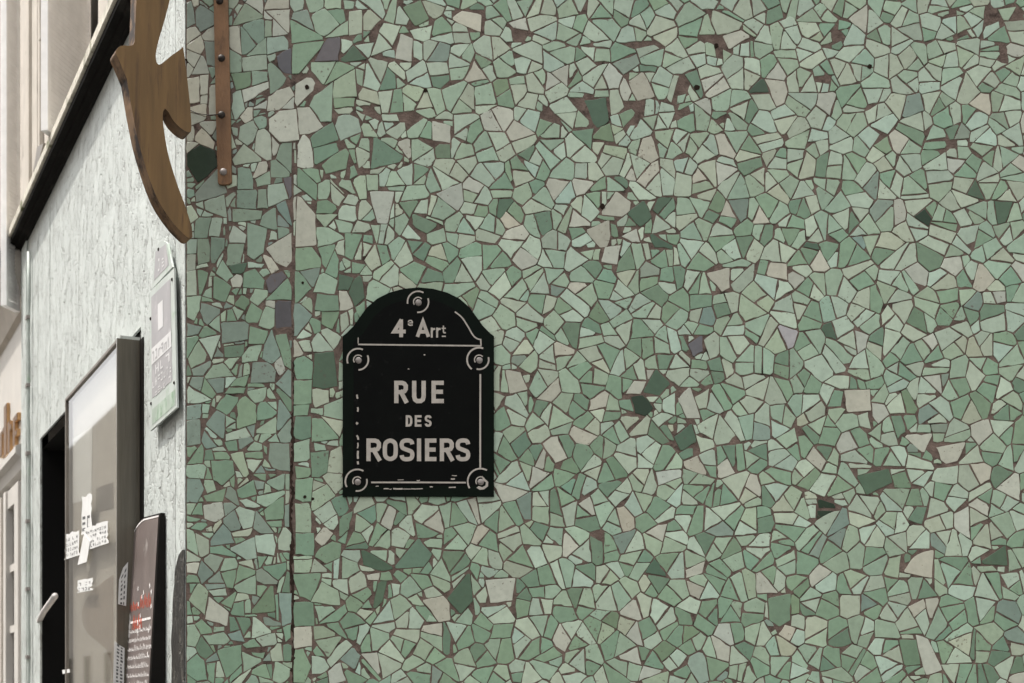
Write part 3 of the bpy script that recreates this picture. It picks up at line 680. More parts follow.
def ribbon(bm, pts, closed, t, f, z, ext=True):
    pts = [Vector(p) for p in pts]; n = len(pts)
    if not closed and ext:
        pts[0] = pts[0]-(pts[1]-pts[0]).normalized()*t/2*ext; pts[-1] = pts[-1]+(pts[-1]-pts[-2]).normalized()*t/2*ext
    L, Rr = [], []
    for i in range(n):
        a = pts[i-1] if (closed or i > 0) else None; b = pts[(i+1) % n] if (closed or i < n-1) else None
        d1 = (pts[i]-a).normalized() if a is not None else (b-pts[i]).normalized()
        d2 = (b-pts[i]).normalized() if b is not None else d1
        n1 = Vector((-d1.y, d1.x)); n2 = Vector((-d2.y, d2.x)); m = n1+n2
        m = m.normalized() if m.length > 1e-4 else n1
        w_ = t/2/max(.38, m.dot(n1))
        L.append(pts[i]+m*w_); Rr.append(pts[i]-m*w_)
    vl = [bm.verts.new(f(p.x, p.y, z)) for p in L]; vr = [bm.verts.new(f(p.x, p.y, z)) for p in Rr]
    for i in range(n if closed else n-1):
        j = (i+1) % n
        bm.faces.new((vl[i], vl[j], vr[j], vr[i]))
def glyph(bm, ch, x0, x1, y0, y1, t, f, z, ext=1.0):
    """box in photo pixels of the plane (y down), stroke width t"""
    for k, (pts, closed, curved) in enumerate(GL[ch]):
        q = [(x0+t/2+(x1-x0-t)*u, y1-t/2-(y1-y0-t)*v) for u, v in pts]
        if curved: q = smooth(q, closed)
        ribbon(bm, q, closed, t, f, z+k*.00012, 0 if (ch in 'S' or closed) else ext)

# ------------------------------------------------------------------ street name plate
sx, sz = mw(418.5, 497)
sign = empty('street_name_plate', (sx, D, sz), 0, 'black arched enamel street plate lettered RUE DES ROSIERS on the green mosaic', 'street sign')
def sf(px, py, t):
    x, z = mw(px, py); return (x-sx, -(.006+t), z-sz)
half = [(75.5,0),(75.5,-160),(71,-163.5),(64,-170),(58.5,-178.5),(51.5,-188.5),(41,-197.5),(29,-203.5),(15,-207.3),(0,-208.6)]
outl = [(418.5+x, 497+y) for x, y in half]+[(418.5-x, 497+y) for x, y in half[::-1][1:]]
bm = prism([p for p in outl], sf, -.0035, .004, .0012); obj('plate', bm, M['enamel_rim'], sign)
def shrink(pts, k, cx=418.5, cy=395): return [(cx+(x-cx)*(1-k/76), cy+(y-cy)*(1-k/104)) for x, y in pts]
bm = bmesh.new(); bm.faces.new([bm.verts.new(sf(x, y, .0043)) for x, y in shrink(outl, 11)]); obj('field', bm, M['enamel'], sign)
Z = .0048
def plate_letter(ch, *a, ext=1.0):
    b = bmesh.new(); glyph(b, ch, *a, sf, Z, ext); obj('letter', b, M['letter'], sign)
for ch, a, b in (('R',394.5,408.2),('U',412.3,426),('E',431.7,444)): plate_letter(ch, a, b, 381.6, 404, 4.3)
for ch, a, b in (('D',406,412.6),('E',415,421.8),('S',425,431.8)): plate_letter(ch, a, b, 416, 427.4, 2.3)
for ch, a, b in (('R',366.8,381.4),('O',383.2,398),('S',399.9,414.7),('I',417.2,421.4),('E',425.2,436.6),('R',440,454),('S',455.8,470.4)): plate_letter(ch, a, b, 439.2, 461.8, 4.2)
plate_letter('4', 392.6, 406, 320.4, 338.2, 3.8); plate_letter('e', 408, 413.2, 320.8, 327, 1.3)
plate_letter('A', 416.2, 430.2, 320.6, 338.6, 3.6, ext=.6)
plate_letter('r', 431, 435.4, 328.6, 338.6, 2.0); plate_letter('r', 436.3, 440.8, 328.6, 338.6, 2.0)
plate_letter('t', 441.8, 446, 326.6, 334.4, 1.3)

def line(pts, closed, t, f, z, ext):
    b = bmesh.new(); ribbon(b, pts, closed, t, f, z, ext); obj('border_line', b, M['letter'], sign)
line([(442,337.3),(446,337.3)], 0, 1.3, sf, Z, 0)
line([(358.5,345.4),(400,345.9),(481.6,346.8)], 0, 1.5, sf, Z, 0); line([(358.6,338.5),(358.5,344.5)], 0, .9, sf, Z, 0)
line(smooth([(455,312.8),(462,318.5),(468,327.5),(473,336),(477,339.5),(480.8,340.6)])+[(481.1,346.5)], 0, 1.4, sf, Z+.0001, 0)
line([(480.4,375),(480.3,420),(480.3,469)], 0, 1.7, sf, Z, 0)
line([(371.5,483),(420,483),(466,483.2)], 0, 1.6, sf, Z, 0)
for a, b in ((395.5,399.5),(408,412.5),(423,425),(436,440.5),(443.5,449),(451.5,459.5),(462,465)): # worn left rule
    line([(358+random.uniform(-1.3,.6), a), (357.8+random.uniform(-.5,.8), (a+b)/2), (358+random.uniform(-.4,.8), b)], 0, random.uniform(1.0,2.2), sf, Z, 0)
for a, b, y in ((384,389,489.3),(389.5,392,489.6),(393.5,403,489.2),(403.4,411,489.6),(411.3,423,489.4),(376,379,487),(398,404,480.6),(417,420,481),(430,433,487.5),(452,457,476),(408,409.6,370),(424,425.5,356),(449,456,488),(451,455,479.5)):
    line([(a, y), ((a+b)/2, y+random.uniform(-.5,.5)), (b, y+random.uniform(-.3,.3))], 0, random.uniform(.6,1.5), sf, Z, 0)
def arc(cx, cy, r, a0, a1, t):
    n = 18; line([(cx+r*math.cos(R(a0+(a1-a0)*i/n)), cy-r*math.sin(R(a0+(a1-a0)*i/n))) for i in range(n+1)], 0, t, sf, Z+.0002, 0)
RINGS = ((418.4,303),(358.6,360.6),(479.2,360.6),(357.8,482),(480.6,482))
arc(418.4,303,10.6,60,190,1.5); arc(418.4,303,10.4,-95,20,1.5)
arc(358.6,360.6,11,65,200,1.6); arc(358.6,360.6,10.2,-88,25,1.6)
arc(479.2,360.6,12,70,232,1.7); arc(479.2,360.6,9.6,-105,15,1.6)
arc(357.8,482,12,60,208,1.6); arc(357.8,482,9.6,-100,15,1.5)
arc(480.6,482,12.8,60,212,1.6)
for cx, cy in RINGS: arc(cx, cy, 4.6, 40, 215, 1.1)
for cx, cy in RINGS:
    bm = bmesh.new(); dome(bm, lambda u, v, t: sf(u, v, t+.0044), cx+.3, cy+.6, 3.3, .0032); obj('screw', bm, M['steel'], sign, True)
bm = bmesh.new()   # chipped enamel round the lower right screw
pts = [(477.5+4.6, 482.6-6.2),(485,479.5),(488.3,482.5),(488,487),(484,490),(480,490.4),(476.6,488.4),(478.6,486.6),(482.5,487.8),(485.6,486),(486,483),(483,481)]
bm.faces.new([bm.verts.new(sf(x, y, .00495)) for x, y in pts]); obj('enamel_chip', bm, M['letter'], sign)

# ------------------------------------------------------------------ metal strap on the mosaic
stx, stz = mw(223, 185)
strap = empty('metal_strap', (stx, D, stz), 0, 'upright rusty brass strap bolted to the mosaic beside the wooden sign', 'strap')
def stf(px, py, t):
    x, z = mw(px, py); return (x-stx, -(.003+t), z-stz)
bm = prism([(218.6,183),(219.4,185.4),(223,186.2),(230,185.6),(232.4,183.6),(231.4,120),(229.6,40),(227.6,-70),(213.4,-70),(214.8,20),(216.6,110)], stf, 0, .0085, .0012)
obj('bar', bm, M['strap'], strap)
for x, y, m_ in ((220.5,3,'iron'),(222.3,60,'iron'),(222.4,116.5,'iron'),(224.2,173.4,'steel')):
    bm = bmesh.new(); dome(bm, lambda u, v, t: stf(u, v, t+.0084), x, y, 3.7, .007)
    b_ = obj('bolt', bm, M[m_], strap, True)
    if m_ == 'steel': b_['label'] = 'bare steel bolt'
bm = bmesh.new()
tube(bm, [Vector(stf(222, 116.5, .012)), Vector(stf(210, 117.6, .014)), Vector(stf(198, 115, .008)), Vector(stf(191, 111, .002))], .0012, 6)
obj('tie_wire', bm, M['iron'], strap, True)

# ------------------------------------------------------------------ projecting wooden sign board
PH = R(29)                                            # the board is turned to the right of the mosaic
bo = Vector(((172-CX)*PX*.945, D*.945, 0)); bn = Vector((math.sin(PH), -math.cos(PH), 0)); bu = Vector((math.cos(PH), math.sin(PH), 0))
BZ = CAMZ+(HY-237)/F*bo.y
wb = empty('wooden_hanging_sign', bo+Vector((0,0,BZ)), PH, 'cut-out brown wooden board sign with pointed fins hanging at the wall corner', 'sign')
def wf(px, py, t):                                    # traced outline, laid in the board's own plane, 55 mm thick
    k = (px-CX)/F
    a = (k*bo.y-bo.x)/(bu.x-k*bu.y); y = bo.y+a*bu.y
    return (a, -t, CAMZ+(HY-py)/F*y-BZ)
def c8(l): return [(110+u/2.844, v/2.844) for u, v in l]
wl = c8([(62,-420),(75,-120),(75,0),(70,118)])+c8(smooth([(70,118),(64,128),(52,130)]))[1:]+c8(smooth([(40,129),(26,133),(18,142),(17,152),(26,172)]))+ \
     c8(smooth([(48,225),(66,330),(88,430),(130,555),(175,628),(212,668),(226,677),(235,674)]))+c8(smooth([(233,645),(212,580),(190,520),(166,440),(154,372),(150,335),(152,316),(157,309)]))+ \
     c8(smooth([(166,318),(182,345),(205,367),(222,376),(230,374)]))+c8(smooth([(232,362),(228,300),(217,200),(209,140),(206,134)]))+ \
     c8(smooth([(198,142),(172,160),(148,180),(138,183),(132,174),(131,150),(141,105),(156,55),(172,-10),(186,-90)]))+c8([(215,-250),(228,-420)])
bm = prism(wl, wf, -.055, 0); 
b_ = obj('board', bm, M['wood'], wb)
b_.data.materials.append(M['woodedge'])
for p_ in b_.data.polygons:
    if abs(p_.normal.y) < .5: p_.material_index = 1
bv = b_.modifiers.new('soft_edge', 'BEVEL'); bv.width = .0025; bv.segments = 2; bv.limit_method = 'ANGLE'; bv.angle_limit = R(50)
bm = bmesh.new()                                      # iron arm above the picture that carries it
topz = CAMZ+(HY+130)/F*bo.y-BZ
Mi = wb.matrix_basis if False else Matrix.Translation(bo+Vector((0,0,BZ))) @ Matrix.Rotation(PH, 4, 'Z')
hx, hz = mw(222, -66)
tube(bm, [Mi.inverted() @ Vector((hx, D-.014, hz)), Mi.inverted() @ Vector((hx, D-.13, hz)), Vector((.03, .062, hz-BZ)), Vector((.03, .052, hz-BZ))], .008)
obj('hanger_arm', bm, M['iron'], wb, True)

# ------------------------------------------------------------------ painted shop front (local x = along, y = out, z = up)
front = side_thing('painted_shopfront', 'flaking white painted shop front turning the corner from the mosaic under a dark cornice', 'shop front')
SE = lw(24, 300)[0]                                   # far end
OS0, OS1 = lw(141, 420)[0], lw(40, 430)[0]            # display opening
OZ1 = 2.735; CZ = lw(95, 110)[1]+.045; OZ0 = .55
def panel(name, rects, m_, th=.008, parent=front, y0=0.0):
    bm = bmesh.new()
    for s0, s1, z0, z1 in rects:
        t = bx(((s0, y0-th, z0), (s1, y0, z1)))
        me = bpy.data.meshes.new('tmp'); t.to_mesh(me); t.free(); bm.from_mesh(me); bpy.data.meshes.remove(me)
    return obj(name, bm, m_, parent)
sj = [lw(50, 300)[0], lw(38, 300)[0]]                  # board joints
gp = .006
panel('boarding', [(.128, sj[0]-gp, OZ1, CZ), (sj[0]+gp*.4, sj[1]-gp, OZ1, CZ), (sj[1]+gp*.4, SE, OZ1, CZ), (.128, OS0, OZ0, OZ1), (OS1, SE, OZ0, OZ1), (.128, SE, 0, OZ0)], M['paint'])
panel('backing', [(.02, SE-.01, OZ1+.03, CZ), (.02, OS0-.03, .02, OZ1+.03), (OS1+.03, SE-.01, .02, OZ1+.03)], M['dark'], .03, y0=-.0085)
obj('corner_board', bx(((.003, -.01, 0), (.112, .0028, CZ-.0225)), bev=.001), M['trim'], front)
# far edge batten and its pipe
obj('edge_batten', bx(((SE-.14, .0004, 0), (SE+.02, .010, CZ-.0225)), bev=.004), M['trim'], front)
# cornice
cor = obj('cornice', sweep([(-.03,CZ-.022),(.010,CZ-.022),(.014,CZ-.012),(.030,CZ-.008),(.034,CZ+.004),(.056,CZ+.006),(.056,CZ+.026),(-.03,CZ+.026)], -.02, SE+.05), M['cornice'], front)
obj('flashing', sweep([(-.03,CZ+.0265),(.062,CZ+.0265),(.066,CZ+.030),(.066,CZ+.062),(.056,CZ+.072),(-.03,CZ+.095)], -.03, SE+.06), M['zinc'], cor)
# flat black patch with a rounded top at the foot of the corner
a = [lw(x, y, .004) for x, y in ((186,549),(182.5,550),(179,555),(177,563),(175,572),(174.6,585),(173,600),(172.8,620),(171.4,640),(172.2,660),(171.6,690))]
outl2 = a+[(a[-1][0], .02), (.0, .02), (.0, a[0][1])]
bm = prism([(max(.0, s), z) for s, z in outl2], lambda s, z, t: (s, t, z), .0031, .0052); obj('black_patch', bm, M['black_old'], front)
# display window: shallow projecting case, the near leaf glazed, the far part open and black
PO = .071
GS = lw(65, 540, PO)[0]; TZ = CAMZ+(HY-338)/F*(COR+DV*OS0+NV*PO).y
win = obj('window_frame', bx(((OS0, -.03, OZ0), (OS0+.012, PO, TZ))), M['brownwood'], front)
obj('shadow_gap', bx(((OS0-.045, .0005, OZ0), (OS0-.0005, .004, TZ))), M['casing'], win)
obj('top_rail', bx(((OS0+.0125, PO-.045, TZ-.012), (GS, PO, TZ-.001)), bev=.002), M['frame'], win)
obj('bottom_rail', bx(((OS0+.0125, PO-.045, OZ0), (GS, PO, OZ0+.09)), bev=.002), M['frame'], win)
obj('meeting_stile', bx(((GS-.012, PO-.045, OZ0+.0905), (GS, PO, TZ-.0125)), bev=.002), M['frame'], win)
obj('glass_pane', bx(((OS0+.0125, PO-.012, OZ0+.0905), (GS-.0125, PO-.006, TZ-.0125))), M['glass'], win)
bz = lw(80, 425)[1]
obj('blind', bx(((OS0+.014, PO-.035, OZ0+.091), (GS-.013, PO-.026, TZ-.013))), M['blind'], win)  # board added behind the glass to lighten the pane
def behind(name, px, m_, o_=PO-.0245):  # reflections in the glass, built as flat coloured shapes
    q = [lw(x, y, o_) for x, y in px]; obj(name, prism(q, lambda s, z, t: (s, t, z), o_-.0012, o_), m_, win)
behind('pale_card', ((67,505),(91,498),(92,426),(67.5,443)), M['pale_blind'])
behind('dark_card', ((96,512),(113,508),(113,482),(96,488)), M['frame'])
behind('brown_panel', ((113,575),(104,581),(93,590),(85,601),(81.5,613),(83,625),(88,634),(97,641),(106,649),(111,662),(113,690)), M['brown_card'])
obj('head_board', bx(((OS0+.0125, -.0, TZ-.0005), (GS, PO-.012, TZ+.012))), M['trim'], win)
# black room behind
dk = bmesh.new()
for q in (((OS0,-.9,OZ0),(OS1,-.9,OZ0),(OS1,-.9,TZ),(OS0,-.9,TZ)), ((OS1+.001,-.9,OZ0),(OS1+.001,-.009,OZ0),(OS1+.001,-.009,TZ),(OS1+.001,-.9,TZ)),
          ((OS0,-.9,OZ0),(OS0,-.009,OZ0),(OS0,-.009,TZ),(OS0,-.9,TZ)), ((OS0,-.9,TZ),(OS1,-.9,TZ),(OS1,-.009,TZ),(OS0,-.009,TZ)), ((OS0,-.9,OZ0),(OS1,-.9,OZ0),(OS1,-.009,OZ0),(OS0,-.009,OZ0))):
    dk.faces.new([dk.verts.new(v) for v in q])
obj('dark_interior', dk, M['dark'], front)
s_, z_ = lw(37, 621, .0); s2, z2 = lw(55, 596, .05)
bm = bmesh.new(); tube(bm, [(s_, -.01, z_), (s_*.6+s2*.4, .02, z_*.6+z2*.4), (s2, .05, z2)], .012, 10); obj('pull_handle', bm, M['chalk'], front, True)

# pipe with clips down the joint to the next house
pipe = side_thing('wall_cable', 'thin grey cable clipped upright at the far edge of the white front', 'cable', lw(27.5, 500, .02)[0], .0215, 0)
bm = bmesh.new(); tube(bm, [(0, -.01+random.uniform(-.003,.003)+.003, z) for z in [i*.18 for i in range(21)]], .008, 8); obj('cable', bm, M['plate'], pipe, True)
for i in range(11): obj('clip', bx(((-.02,-.0105,.3+i*.3),(.02,.006,.315+i*.3))), M['steel'], pipe)

# ------------------------------------------------------------------ notice plates on the front
def plate_thing(name, label, cat, quad, out, th, m_):
    """a flat plate whose corners are given in (s, z)"""
    s0, z0 = quad[0]
    t = side_thing(name, label, cat, s0, out, z0)
    f = lambda s, z, k: (s-s0, k, z-z0)
    return t, f
q1 = [lw(x, y, .02) for x, y in ((150.3,431),(177,407.5),(174,268),(149.5,292))]
np_, nf = plate_thing('notice_plate', 'faded lilac and white metal notice plate with green foot, screwed to the white front', 'sign', q1, .012, .01, None)
def quad_at(q, u0, v0, u1, v1):                      # part of a quad, u across, v up
    def P_(u, v):
        a = [q[0][i]*(1-u)+q[1][i]*u for i in (0, 1)]; b = [q[3][i]*(1-u)+q[2][i]*u for i in (0, 1)]
        return (a[0]*(1-v)+b[0]*v, a[1]*(1-v)+b[1]*v)
    return [P_(u0, v0), P_(u1, v0), P_(u1, v1), P_(u0, v1)]
obj('plate', prism(q1, nf, .003, .008, .001), M['plate'], np_)
def flat(name, q, f, k, m_, parent, bm=None):
    b = bmesh.new(); b.faces.new([b.verts.new(f(s, z, k)) for s, z in q]); return obj(name, b, m_, parent)
flat('print_panel', quad_at(q1, .08, .22, .86, .95), nf, .0086, M['lilac'], np_)
flat('print_foot', quad_at(q1, .08, .03, .95, .14), nf, .0086, M['plateg'], np_)
bm = bmesh.new()
def qface(q, f, k): bm.faces.new([bm.verts.new(f(s, z, k)) for s, z in q])
qface(quad_at(q1, .36, .66, .56, .85), nf, .0092)
qface(quad_at(q1, .08, .46, .86, .575), nf, .0092)
def scrawl(q, f, k, n, rows, t, fill=.8):            # lines of lettering too small to read
    for r_ in range(rows):
        v0 = 1-(r_+1)/rows; h = fill/rows
        for i in range(n):
            if random.random() < .12: continue
            u = (i+random.uniform(.1,.25))/n; w_ = random.uniform(.35,.75)/n; hh = h*random.choice((.75,1,1))
            for kind in random.sample(('l','r','t','b','m'), random.choice((2,3))):
                a = {'l':(u,v0,u+w_*.28,v0+hh),'r':(u+w_*.72,v0,u+w_,v0+hh),'t':(u,v0+hh*.8,u+w_,v0+hh),'b':(u,v0,u+w_,v0+hh*.2),'m':(u,v0+hh*.42,u+w_,v0+hh*.6)}[kind]
                k += .000004; qface(quad_at(q, *a), f, k)
scrawl(quad_at(q1, .2, .37, .8, .45), nf, .0092, 3, 1, 1)
scrawl(quad_at(q1, .1, .285, .88, .36), nf, .0092, 7, 1, 1)
scrawl(quad_at(q1, .12, .215, .82, .275), nf, .0092, 7, 1, 1)
obj('lettering', bm, M['white'], np_)
bm = bmesh.new(); scrawl(quad_at(q1, .1, .475, .84, .565), nf, .0096, 6, 1, 1); obj('faint_lettering', bm, M['lilac'], np_)
for u, v in ((.05,.19),(.93,.19),(.05,.80),(.93,.93)):
    q = quad_at(q1, u, v, u, v)[0]; bm = bmesh.new(); dome(bm, lambda a, b, t: nf(a, b, t+.008), q[0], q[1], .0055, .004, 10, 3); obj('screw', bm, M['iron'], np_, True)
q2 = [lw(x, y, .02) for x, y in ((151.5,290),(172.5,267),(167,241),(154.5,250))]
nu, nuf = plate_thing('notice_plate', 'small rounded lilac plate directly above the taller notice plate', 'sign', q2, .012, .01, None)
top_ = [quad_at(q2, 1-i/8, 1+.13*math.sin(math.pi*i/8)-.10*(abs(i-4)/4)**3, 0, 1)[0] for i in range(9)]
obj('plate', prism([q2[0], q2[1]]+top_, nuf, .003, .008, .001), M['plate'], nu)
flat('print_panel', quad_at(q2, .1, .18, .88, .93), nuf, .0086, M['lilac'], nu)
bm = bmesh.new(); scrawl(quad_at(q2, .32, .3, .72, .75), nuf, .0092, 2, 1, 1); obj('lettering', bm, M['white'], nu)
q = quad_at(q2, .35, .93, .4, .95)[0]; bm = bmesh.new(); dome(bm, lambda a, b, t: nuf(a, b, t+.008), q[0], q[1], .0055, .004, 10, 3); obj('screw', bm, M['iron'], nu, True)

# ------------------------------------------------------------------ menu case on the front, foot swung outwards
mo = .06                                              # how far out its face stands
tr, zr = lw(165, 513, .003); tl, zl = lw(126.5, 527, .03)
mb = side_thing('menu_case', 'black framed menu case with handwritten list, red heading and rounded top corner', 'menu board', tr, .0, zr-.62)
ML, MH, TK = tl-tr, .95, .045
ln = .05                                              # the foot leans out of the wall
def mf(s, z, k): return (s, .003+(k/TK)*(.014+(.62-z)*.056) if k < TK else .017+(.62-z)*.056+k-TK, z)     # z measured from the thing's base; top at .62
def mout(g_):
    r_ = .20; x0, x1, z0, z1 = g_, ML-g_, -.33+g_, .62-g_
    pts = [(x0, z0), (x1, z0)]
    for i in range(9):
        a = R(i*90/8); pts.append((x1-r_+r_*math.cos(a), z1+.012-r_*.36+r_*.36*math.sin(a)))
    pts.append((x0, z1)); return pts
obj('case', prism(mout(0), mf, 0, TK, .003), M['casing'], mb)
bm = prism(mout(.012), mf, TK+.0006, TK+.0016); obj('sheet', bm, M['slate'], mb)
def mq(u0, v0, u1, v1, k): # u from the far side (left in the picture) to the near side, v down from the top
    return [(ML*(1-u), .62-(MH*v)) for u, v in ((u0, v0), (u1, v0), (u1, v1), (u0, v1))]
bm = bmesh.new(); kk = TK+.0022
# pale rim of the case
rim = [p for p in mout(.006)]
for i in range(1, len(rim)-1):
    a, b = Vector(rim[i]), Vector(rim[i+1]); d = (b-a).normalized(); n_ = Vector((-d.y, d.x))*(.011 if i == 1 else .005)
    if i == 1: n_ = Vector((-d.y, d.x))*.014
    bm.faces.new([bm.verts.new(mf(p.x, p.y, kk)) for p in (a, b, b+n_, a+n_)])
obj('rim', bm, M['chalk'], mb)
def z_at(py): return zr-(zr-CAMZ)*(py-513)/(HY-513)
def pen(bm, u, v, w_, h, n, t, k):                   # a run of handwriting: joined loops and stems
    x = u
    for i in range(n):
        cw = w_/n; y0 = v+h*random.uniform(.25,.45); y1 = v+h
        if random.random() < .3: y0 = v
        pts = [(x+cw*.1, y1), (x+cw*random.uniform(.2,.4), y0), (x+cw*random.uniform(.45,.6), y1-h*random.uniform(0,.2)), (x+cw*.85, y0+h*random.uniform(.1,.4)), (x+cw, y1)]
        k += .000006
        ribbon(bm, smooth([(ML*(1-a), .62-MH*b) for a, b in pts], False, 3), 0, t, mf, k, 0); x += cw*1.12
# picture rows (y of the photograph at the near edge) turned into heights on the sheet
def vrow(py): return (py-513)/((HY-513)/(zr-CAMZ))/MH
bm = bmesh.new(); pen(bm, .12, vrow(592)-.0, .70, .04, 6, .005, kk); pen(bm, .3, vrow(612), .3, .04, 2, .008, kk+.0002); obj('heading', bm, M['red'], mb)
bm = bmesh.new()
ribbon(bm, [(ML*.93, .62-MH*vrow(617.5)), (ML*.08, .62-MH*vrow(617.5))], 0, .007, mf, kk, 0)
for r_ in range(9): pen(bm, .1, vrow(624+r_*9.3), random.uniform(.70,.80), .017, 9, .0036, kk+.00002*r_)
for i in range(3): pen(bm, .10, vrow(598+i*9), .1, .05, 1, .016, kk)
for i in range(14):
    u, v = random.uniform(.35,.92), random.uniform(.2,.42); s0, z0 = ML*(1-u), .62-MH*v
    ribbon(bm, [(s0, z0), (s0-.006, z0-.012)], 0, random.uniform(.006,.012), mf, kk+.0003, 0)
obj('handwriting', bm, M['chalk'], mb)

# ------------------------------------------------------------------ papers taped to the window
def ragged(q):                                        # torn, stepped short ends
    out = [quad_at(q, u, 0, u, 0)[0] for u in (0, .25, .5, .75, 1)]
    for i in range(1, 8): out.append(quad_at(q, 1-.22*random.random()*random.random(), i/8, 1, 1)[0])
    out += [quad_at(q, u, 1+random.uniform(-.05,.05), u, 1)[0] for u in (1, .8, .55, .5, .3, 0)]
    for i in range(7, 0, -1): out.append(quad_at(q, .22*random.random()*random.random(), i/8, 1, 1)[0])
    return out
def sheet_on_glass(label, px, rows, out, cols=8):
    q = [lw(x, y, out) for x, y in px]
    rag = ragged(q) if rows else q
    t, f = plate_thing('paper_notice', label, 'paper', q, out, .001, None)
    t['group'] = 'papers taped on the shop window'
    obj('sheet', prism(rag, f, .0008, .0014), M['paper'], t)
    if rows:
        global bm
        bm = bmesh.new(); scrawl(quad_at(q, .08, .08, .92, .92), f, .0018, cols, rows, 1, .6); obj('printed_lines', bm, M['ink'], t)
G_ = PO-.0055
sheet_on_glass('tall white paper strip taped upright on the shop window, topmost of the papers', ((81.5,535),(92.5,531),(92.5,495),(82,496)), 1, G_, 2)
sheet_on_glass('torn printed white paper at the open edge of the shop window', ((64.5,560),(80,555),(79.5,530),(66,535)), 4, G_+.002, 6)
sheet_on_glass('wide torn printed white paper on the shop window beside the menu side', ((85,551),(109,543),(109,521),(84,529)), 4, G_+.002, 9)
sheet_on_glass('narrow white tape strip hanging between the two torn printed papers', ((78,565),(87,562),(90.5,541),(84.5,533)), 0, G_+.004)
sheet_on_glass('small square white paper alone on the lower shop window glass', ((77,593),(93,590),(93.5,578),(78,580)), 2, G_, 4)
sheet_on_glass('scrap of white paper low at the open edge of the shop window', ((63,674),(70,672.5),(69.5,669),(62.5,670)), 0, G_)
# leaflets standing on the varnished return beside the menu case
def leaflet(label, px, dark_rows):
    o0 = COR+DV*(OS0-.001)
    def inv(x, y):                                    # on the return, facing the camera: pixel -> out, z
        k = (x-CX)/F; o_ = (k*o0.y-o0.x)/(NV.x-k*NV.y); return o_, CAMZ+(HY-y)/F*(o0.y+o_*NV.y)
    q = [inv(x, y) for x, y in px]
    t = side_thing('leaflet', label, 'leaflet', OS0-.001, q[0][0], q[0][1], 'leaflets behind the menu case')
    f = lambda a, b, k: (-k, a-q[0][0], b-q[0][1])
    obj('sheet', prism(q, f, 0, .0012), M['paper'], t)
    global bm
    bm = bmesh.new()
    for v0 in [i/dark_rows for i in range(dark_rows)]:
        for u0 in (.25, .62):
            w_ = random.uniform(.12,.26)
            qq = [q[0], q[1], q[2], q[-1]]
            bm.faces.new([bm.verts.new(f(a, b, .0016)) for a, b in quad_at(qq, u0, v0+.1/dark_rows, u0+w_, v0+random.uniform(.45,.8)/dark_rows)])
    obj('printed_lines', bm, M['ink'], t)
leaflet('pale leaflet with a curved left edge beside the red heading of the menu', ((118,604),(126,606),(128,562),(123,568),(119,580)), 7)
leaflet('upright pale leaflet printed in columns beside the foot of the menu list', ((112.5,700),(123.5,700),(124.5,648),(119,645),(114.5,641)), 16)

# ------------------------------------------------------------------ upper storey above the cornice
up = side_thing('upper_storey', 'beige rendered upper storey with mouldings above the dark cornice', 'building', 0, 0, CZ+.1)
UB = -.02
w0, w1 = 1.0, 1.18                                   # a dark window, then the recess in which the wide shutter stands
r0, r1 = 1.42, 2.47
panel('wall', [(r1, SE+.05, .0, 2.6), (-.02, w0, .0, 2.6), (w1, r0, .0, 2.6), (w0, w1, 1.9, 2.6), (r0, r1, 1.9, 2.6)], M['stone'], .12, up, UB)
obj('window_recess', bx(((w0, UB-.2, .0), (w1, UB-.17, 1.9))), M['dark'], up)
obj('curtain', bx(((r0-.3, UB-.36, -.2), (r1+.3, UB-.33, 1.9))), M['cream'], up)  # recess back made cream to bounce light onto the wide shutter
bm = bmesh.new()
for i in range(5): tube(bm, [(w0+.02+i*.035, UB+.01, .0), (w0+.02+i*.035, UB+.01, .8)], .007, 6)
tube(bm, [(w0, UB+.01, .8), (w1, UB+.01, .8)], .012, 6); obj('railing', bm, M['chalk'], up)
for i, (ss, ww, pp) in enumerate(((2.53,.10,.012),(2.72,.05,.02),(2.85,.16,.012),(3.06,.06,.02))):
    obj('pilaster_strip', bx(((ss, UB+.0005, .0), (ss+ww, UB+pp, 2.5)), bev=.003), M['stone'], up)
def shutter(label, free, dr, far_px, zb, ht):
    """louvred leaf standing open; free = (pixel, distance) of its near edge, far_px = pixel of the hinge"""
    h = Vector(((free[0]-CX)/F*free[1], free[1], 0)); dr = Vector((*dr, 0)).normalized()
    kf = (far_px-CX)/F; wd = (kf*h.y-h.x)/(dr.x-kf*dr.y)
    t = empty('louvred_shutter', h+Vector((0,0,zb)), math.atan2(dr.y, dr.x), label, 'shutter', 'white louvred shutters above the cornice')
    th = .03
    obj('stile', bx(((0, 0, 0), (.022, th, ht)), bev=.002), M['shutter'], t); obj('stile', bx(((wd-.022, 0, 0), (wd, th, ht)), bev=.002), M['shutter'], t)
    obj('rail', bx(((.0222, .001, 0), (wd-.0222, th-.001, .03))), M['shutter'], t)
    bm = bmesh.new(); n = int((ht-.04)/.0185)
    for i in range(n):
        z = .034+i*.0185
        v = [bm.verts.new(p) for p in ((.0215,th-.012,z+.002),(wd-.0215,th-.012,z+.002),(wd-.0215,.003,z),(.0215,.003,z),(.0215,th-.012,z+.0185),(wd-.0215,th-.012,z+.0185),(wd-.0215,.0005,z+.0155),(.0215,.0005,z+.0155))]
        for q in ((0,1,2,3),(4,7,6,5),(0,4,5,1),(3,2,6,7)): bm.faces.new([v[a] for a in q])
    obj('louvres', bm, M['shutter'], t)
    return t
shutter('wide white louvred shutter standing open just left of the dark cornice', (48, 5.7), (.2, .98), 91, CZ+.07, 1.6)
shutter('narrow white louvred shutter at the left edge beyond the beige band', (6.5, 6.85), (.2, .98), 20.5, 3.42, 2.4)
s0 = lw(46, 40)[0]
